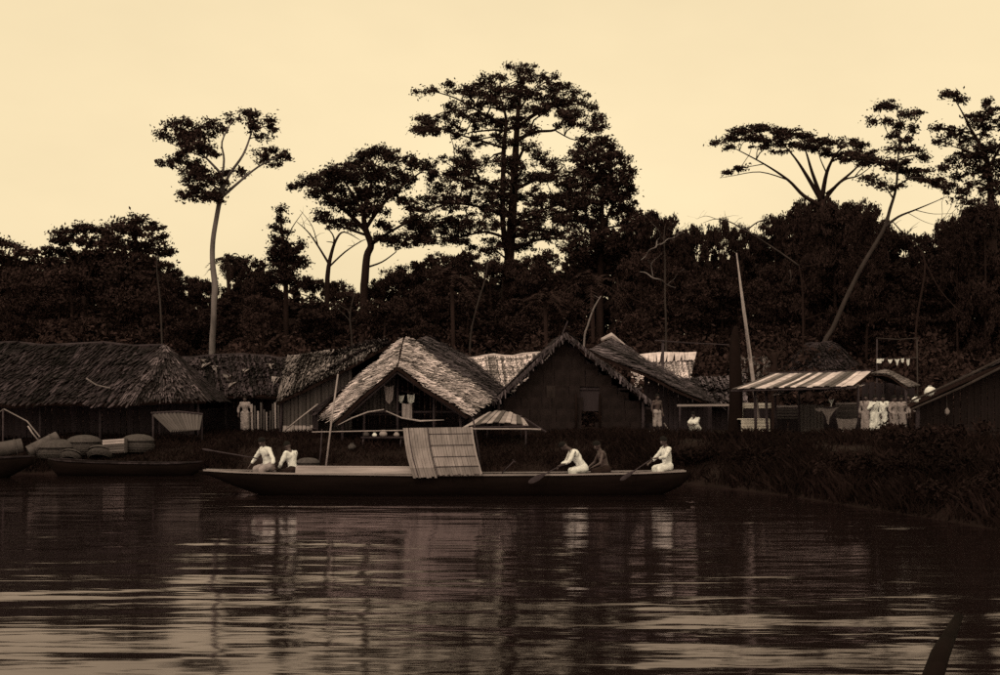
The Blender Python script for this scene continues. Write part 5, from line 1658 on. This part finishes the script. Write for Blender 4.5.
def person(label, base, yaw, J, cloth='cloth_white', robe=False, skirt=False, group=None, voxel=.014, sleeves=1.0, hat=None, eyes=True, lower=None, size=1.0):
    """J: joints in metres, x forward, y left, z up from base. One continuous body, clothing and hair as parts"""
    rot = Matrix.Rotation(yaw, 3, 'Z')
    base = V(base)
    J = {k: V(v) * size for k, v in J.items()}
    P = {k: base + rot @ V(v) for k, v in J.items()}
    fwd, left = rot @ V((1, 0, 0)), rot @ V((0, 1, 0))
    up = V((0, 0, 1))
    root = thing('person', label, 'person', base, group)
    b = MB()
    b.capsule(P['pel'] + left * .07, P['pel'] - left * .07, .115, .115)
    b.capsule(P['pel'], P['waist'], .12, .115)
    b.capsule(P['waist'], P['chest'], .115, .135)
    b.capsule(P['chest'] + left * .08, P['chest'] - left * .08, .115, .115)
    b.capsule(P['shl'], P['shr'], .07, .07)
    b.capsule(P['chest'], P['neck'], .085, .058)
    hd = P['head']
    hdir = (hd - P['neck']).normalized()
    b.capsule(P['neck'], hd, .052, .055)
    hf = (fwd - hdir * fwd.dot(hdir)).normalized()
    hl = hdir.cross(hf)
    hr = Matrix((hf, hl, hdir)).transposed()
    b.ellipsoid(hd + hdir * .02, (.102, .084, .122), hr)
    b.ellipsoid(hd + hf * .035 - hdir * .055, (.062, .056, .065), hr)
    b.capsule(hd + hf * .092 + hdir * .01, hd + hf * .112 - hdir * .03, .011, .018, 8)
    b.capsule(hd + hf * .086 - hdir * .063 + hl * .02, hd + hf * .086 - hdir * .063 - hl * .02, .013, .013, 8)
    for s in (-1, 1):
        b.ellipsoid(hd + hl * s * .08 - hdir * .01, (.026, .012, .034), hr, 8, 6)
    for sd in ('l', 'r'):
        sg = 1 if sd == 'l' else -1
        b.capsule(P['sh' + sd], P['el' + sd], .053, .042)
        b.capsule(P['el' + sd], P['ha' + sd], .042, .028)
        d = (P['ha' + sd] - P['el' + sd]).normalized()
        ref = up if abs(d.z) < .85 else fwd
        w = d.cross(ref).normalized(); nrm = w.cross(d)
        h0 = P['ha' + sd]
        b.capsule(h0 + d * .02 + w * .02, h0 + d * .075 + w * .026, .017, .017, 8)
        b.capsule(h0 + d * .02 - w * .02, h0 + d * .075 - w * .026, .017, .017, 8)
        for i, (o_, ln) in enumerate(((-.034, .062), (-.012, .075), (.012, .072), (.034, .055))):
            k0 = h0 + d * .085 + w * o_
            k1 = k0 + d * ln * .5 - nrm * .012
            k2 = k1 + (d * .35 - nrm * .8).normalized() * ln * .5
            b.capsule(k0, k1, .0105, .010, 6); b.capsule(k1, k2, .010, .009, 6)
        t0 = h0 + d * .03 - w * .03 * sg
        t1 = t0 + (d * .6 - w * sg * .7).normalized() * .05
        b.capsule(t0, t1, .013, .011, 6); b.capsule(t1, t1 + (d - nrm * .5).normalized() * .03, .011, .009, 6)
        b.capsule(P['pel'] + left * sg * .09, P['kn' + sd], .085, .06)
        b.capsule(P['kn' + sd], P['an' + sd], .058, .036)
        f = V((fwd.x, fwd.y, 0)).normalized()
        b.capsule(P['an' + sd] + V((0, 0, -.02)) - f * .03, P['an' + sd] + f * .16 + V((0, 0, -.05)), .036, .028)
    link_mesh('body', remesh(b, voxel, 3), M['skin'], root)
    # hair cap
    hc = MB()
    vs, fs = [], []
    for j in range(7):
        t = math.radians(-8 + 98 * j / 6)
        for k in range(18):
            a = 2 * math.pi * k / 18
            front = max(0, math.cos(a))
            tt = t + front * math.radians(34) * (1 - j / 6)
            r_ = 1.09 + R.uniform(-.015, .03)
            vs.append(hd + hdir * .022 + hr @ V((.103 * r_ * math.cos(tt) * math.cos(a), .086 * r_ * math.cos(tt) * math.sin(a), .124 * r_ * math.sin(tt))))
    for j in range(6):
        for k in range(18):
            fs.append((j * 18 + k, j * 18 + (k + 1) % 18, (j + 1) * 18 + (k + 1) % 18, (j + 1) * 18 + k))
    hc.add(vs, fs).build('hair', 'hair', root, True)
    if eyes:
        for s in (-1, 1):
            MB().ellipsoid(hd + hf * .087 + hl * s * .032 + hdir * .012, (.012, .013, .009), hr, 8, 6).build('eye', 'eye', root, True)
    if cloth:
        c = MB()
        c.capsule(P['pel'] + left * .07, P['pel'] - left * .07, .135, .135)
        c.capsule(P['pel'], P['waist'], .14, .135)
        c.capsule(P['waist'], P['chest'], .135, .15)
        c.capsule(P['chest'] + left * .08, P['chest'] - left * .08, .128, .128)
        c.capsule(P['shl'], P['shr'], .08, .08)
        c.capsule(P['chest'], P['chest'].lerp(P['neck'], .45), .09, .07)
        for sd in ('l', 'r'):
            c.capsule(P['sh' + sd], P['el' + sd], .07, .06)
            if sleeves > .5:
                c.capsule(P['el' + sd], P['el' + sd].lerp(P['ha' + sd], .55), .058, .05)
        if robe:
            lo = (P['anl'] + P['anr']) / 2
            kn = (P['knl'] + P['knr']) / 2
            for sg, a in ((1, 'l'), (-1, 'r')):
                c.capsule(P['pel'] + left * sg * .07, P['kn' + a], .125, .115)
                c.capsule(P['kn' + a], P['kn' + a].lerp(P['an' + a], .6), .115, .125)
            c.capsule(P['pel'], kn, .15, .14); c.capsule(kn, kn.lerp(lo, .7), .14, .13)
        link_mesh('robe' if robe else 'shirt', remesh(c, .018, 4, .034, R.uniform(0, 50)), M[cloth], root)
    if lower:
        c = MB()
        c.capsule(P['pel'] + left * .08, P['pel'] - left * .08, .15, .15)
        for sg, a in ((1, 'l'), (-1, 'r')):
            c.capsule(P['pel'] + left * sg * .08, P['kn' + a], .125, .10)
            c.capsule(P['kn' + a], P['kn' + a].lerp(P['an' + a], .35), .10, .10)
        link_mesh('wrap_cloth', remesh(c, .02, 5, .018, R.uniform(0, 50)), M[lower], root)
    return root


def seated(lean=.1, hl=(.45, .22, .18), hr_=(.45, -.22, .18), turn=0.0, headf=.05, side=0.0, legs=.42):
    J = {'pel': (0, 0, .12), 'waist': (lean * .35, side * .3, .30), 'chest': (lean * .8, side * .7, .50), 'neck': (lean * 1.15, side, .66), 'head': (lean * 1.3 + headf, side * 1.1, .79)}
    cx_, cz = lean * .95, .585 - abs(lean) * .1
    J['neck'] = (J['neck'][0], side, .66 - abs(lean) * .15); J['head'] = (J['head'][0], side * 1.1, .79 - abs(lean) * .25)
    J['shl'], J['shr'] = (cx_, .185 + side * .8, cz), (cx_, -.185 + side * .8, cz)
    for s, h_, sg in (('l', hl, 1), ('r', hr_, -1)):
        a, h2 = V(J['sh' + s]), V(h_)
        d = h2 - a
        L = min(d.length, .52)
        h2 = a + d.normalized() * L
        off = math.sqrt(max(0, .27 ** 2 - (L / 2) ** 2))
        e = (a + h2) / 2 + (V((-.25, sg * .75, -.6)).normalized()) * off
        J['el' + s], J['ha' + s] = tuple(e), tuple(h2)
    for s, sg in (('l', 1), ('r', -1)):
        J['kn' + s] = (legs * .7, sg * .13, .06); J['an' + s] = (legs * .55, sg * .11, -.26)
    return J


def standing(arm=.1, lean=0.0, step=.06, hands=None):
    J = {'pel': (0, 0, .92), 'waist': (lean * .3, 0, 1.08), 'chest': (lean * .7, 0, 1.28), 'neck': (lean, 0, 1.46), 'head': (lean * 1.15 + .02, 0, 1.59)}
    J['shl'], J['shr'] = (lean * .9, .185, 1.385), (lean * .9, -.185, 1.385)
    for s, sg in (('l', 1), ('r', -1)):
        if hands and s in hands:
            J['el' + s], J['ha' + s] = hands[s]
        else:
            J['el' + s] = (lean * .6 - .02, sg * (.24 + arm * .3), 1.11); J['ha' + s] = (lean * .6 + .08, sg * (.24 + arm * .2), .86)
        J['kn' + s] = (.03 + sg * step * .5, sg * .10, .50); J['an' + s] = (sg * step, sg * .10, .08)
    return J


LEFT = math.pi       # facing picture left
sz = .68
person('man in white shirt with arms spread at the left end of the canoe', V((at(269, 0, CY).x, CY - .12, sz)), math.radians(225),
       seated(.10, (.18, .52, .10), (.30, -.45, .10), headf=.06), group='paddlers in the long canoe', size=1.1, lower='cloth_grey')
person('man in bright white shirt seated second from the left end of the canoe', V((at(294, 0, CY).x, CY - .05, sz - .12)), math.radians(150),
       seated(.12, (.34, .2, .16), (.34, -.12, .16)), group='paddlers in the long canoe', size=1.1, lower='cloth_dark')
person('man in white robe hunched forward in the right half of the canoe', V((at(583, 0, CY).x, CY - .08, sz - .06)), math.radians(186),
       seated(.30, (.62, .14, .22), (.60, -.14, .18), headf=.13), group='paddlers in the long canoe', size=1.1, lower='cloth_white')
person('bare chested dark man seated between the two right hand paddlers', V((at(606, 0, CY).x, CY + .05, sz - .1)), math.radians(190),
       seated(.14, (.4, .2, .2), (.4, -.2, .2)), cloth=None, group='paddlers in the long canoe', size=1.1, lower='cloth_dark')
person('man in white shirt upright near the right end of the canoe, paddle in hands', V((at(667, 0, CY).x, CY - .05, sz)), math.radians(200),
       seated(.04, (.42, .10, .34), (.40, -.2, .22)), group='paddlers in the long canoe', size=1.1, lower='cloth_white')


def paddle(label, p, q, blade, bw=.075, material='pole_pale'):
    """shaft from grip p to blade root q, blade runs on by blade metres"""
    p, q = V(p), V(q)
    d = (q - p).normalized()
    root = thing('paddle', label, 'paddle', (q.x, q.y, q.z), 'paddles of the long canoe')
    MB().tube([p, p.lerp(q, .5), q], [.017, .019, .02], 7).build('shaft', material, root, True)
    x = d.cross(V((0, 1, 0))).normalized(); n_ = d.cross(x)
    vs, fs = [], []
    prof = [(0, .25), (.15, .6), (.4, 1), (.75, .95), (.93, .6), (1, .1)]
    for t, w in prof:
        c_ = q + d * blade * t
        vs += [c_ - x * bw * w + n_ * .004, c_ + n_ * .013, c_ + x * bw * w + n_ * .004, c_ + x * bw * w - n_ * .004, c_ - n_ * .013, c_ - x * bw * w - n_ * .004]
    for i in range(len(prof) - 1):
        for k in range(6):
            fs.append((i * 6 + k, i * 6 + (k + 1) % 6, (i + 1) * 6 + (k + 1) % 6, (i + 1) * 6 + k))
    fs.append((5, 4, 3, 2, 1, 0)); e = (len(prof) - 1) * 6; fs.append(tuple(e + k for k in range(6)))
    MB().add(vs, fs).build('blade', material, root)
    MB().capsule(p - d.cross(n_) * .05, p + d.cross(n_) * .05, .016, .016, 7).build('grip', material, root, True)


paddle('thin pale paddle laid out behind the man at the left end', at(261, 459, CY - .35), at(214, 451, CY + .1), .4, .03, 'pole')
paddle('pale paddle dipping left of the rightmost man', at(652, 459, CY - .3), at(634, 471, CY - .75), .6, .06, 'pole')
paddle('paddle slanting forward from the hunched man in white', at(568, 462, CY - .35), at(545, 474, CY - .75), .6, .08, 'pole')
paddle('thin paddle resting in the canoe right of the reed mat', at(514, 461, CY), at(502, 473, CY), .4, .06, 'pole')

# people on the bank
def on_bank(label, px_, Y, yaw, J, **kw):
    kw.setdefault('size', R.uniform(.93, 1.04))
    x = at(px_, 0, Y).x
    return person(label, V((x, Y, gz(x, Y) + .02)), math.radians(yaw), J, voxel=.018, **kw)


on_bank('man in pale tunic standing under the eave beside the pale stakes', 245, 55.5, 268, standing(.25), robe=True, cloth='cloth_grey', group='people on the bank')
G2 = 'people in white inside the open shed'
on_bank('person in grey-white robe at the left of the group in the shed', 866, 49.9, 240, standing(.05), robe=True, cloth='cloth_grey', group=G2)
on_bank('tallest person in bright white robe in the shed group, arm bent', 874.5, 49.6, 290, standing(.15, hands={'r': ((.05, -.34, 1.16), (.22, -.2, 1.3))}), robe=True, group=G2)
on_bank('person in bright white robe third from the left in the shed group', 883, 49.9, 250, standing(.2, hands={'l': ((.05, .36, 1.15), (.2, .3, 1.32))}), robe=True, group=G2)
on_bank('person in pale robe fourth from the left in the shed group', 893.5, 49.7, 310, standing(.05), robe=True, cloth='cloth_grey', group=G2)
on_bank('person in pale robe at the right of the shed group', 901, 50.1, 262, standing(.1), robe=True, cloth='cloth_grey', group=G2)
on_bank('half hidden person in short pale shirt right of the shed post', 916, 48.6, 270, standing(.05), cloth='cloth_grey', lower='cloth_dark', group=G2)
on_bank('dark bare chested person in the shed doorway left of the right post', 909, 50.6, 230, standing(.05), cloth=None, lower='cloth_dark', group=G2)


def squat():
    J = {'pel': (0, 0, .22), 'waist': (.06, 0, .38), 'chest': (.16, 0, .58), 'neck': (.26, 0, .74), 'head': (.32, 0, .86), 'shl': (.2, .185, .67), 'shr': (.2, -.185, .67)}
    for s, sg in (('l', 1), ('r', -1)):
        J['el' + s] = (.36, sg * .22, .50); J['ha' + s] = (.55, sg * .12, .42)
        J['kn' + s] = (.38, sg * .15, .48); J['an' + s] = (.10, sg * .13, .07)
    return J


on_bank('person in white robe squatting before the raking eave, right of the gable', 697, 54.5, 230, squat(), robe=True, group='people on the bank')
on_bank('dark person with pale shoulder cloth standing at the corner of the dark gable', 657, 53.4, 300, standing(.1), cloth=None, lower='cloth_grey', group='people on the bank')
MB().box(ground_at(650, 52.4) + V((0, 0, .12)), (.8, .25, .06), .1, .03).build_top('loose_plank', 'plank_pale', 'short pale plank lying before the corner of the dark gable', 'plank')
MB().tube([ground_at(664, 52.3) + V((0, 0, .5)), ground_at(671, 52.1) + V((0, 0, .05))], [.03, .03], 6).build_top('loose_stick', 'dead_wood', 'short pale stick leaning beside the loose plank', 'stick')
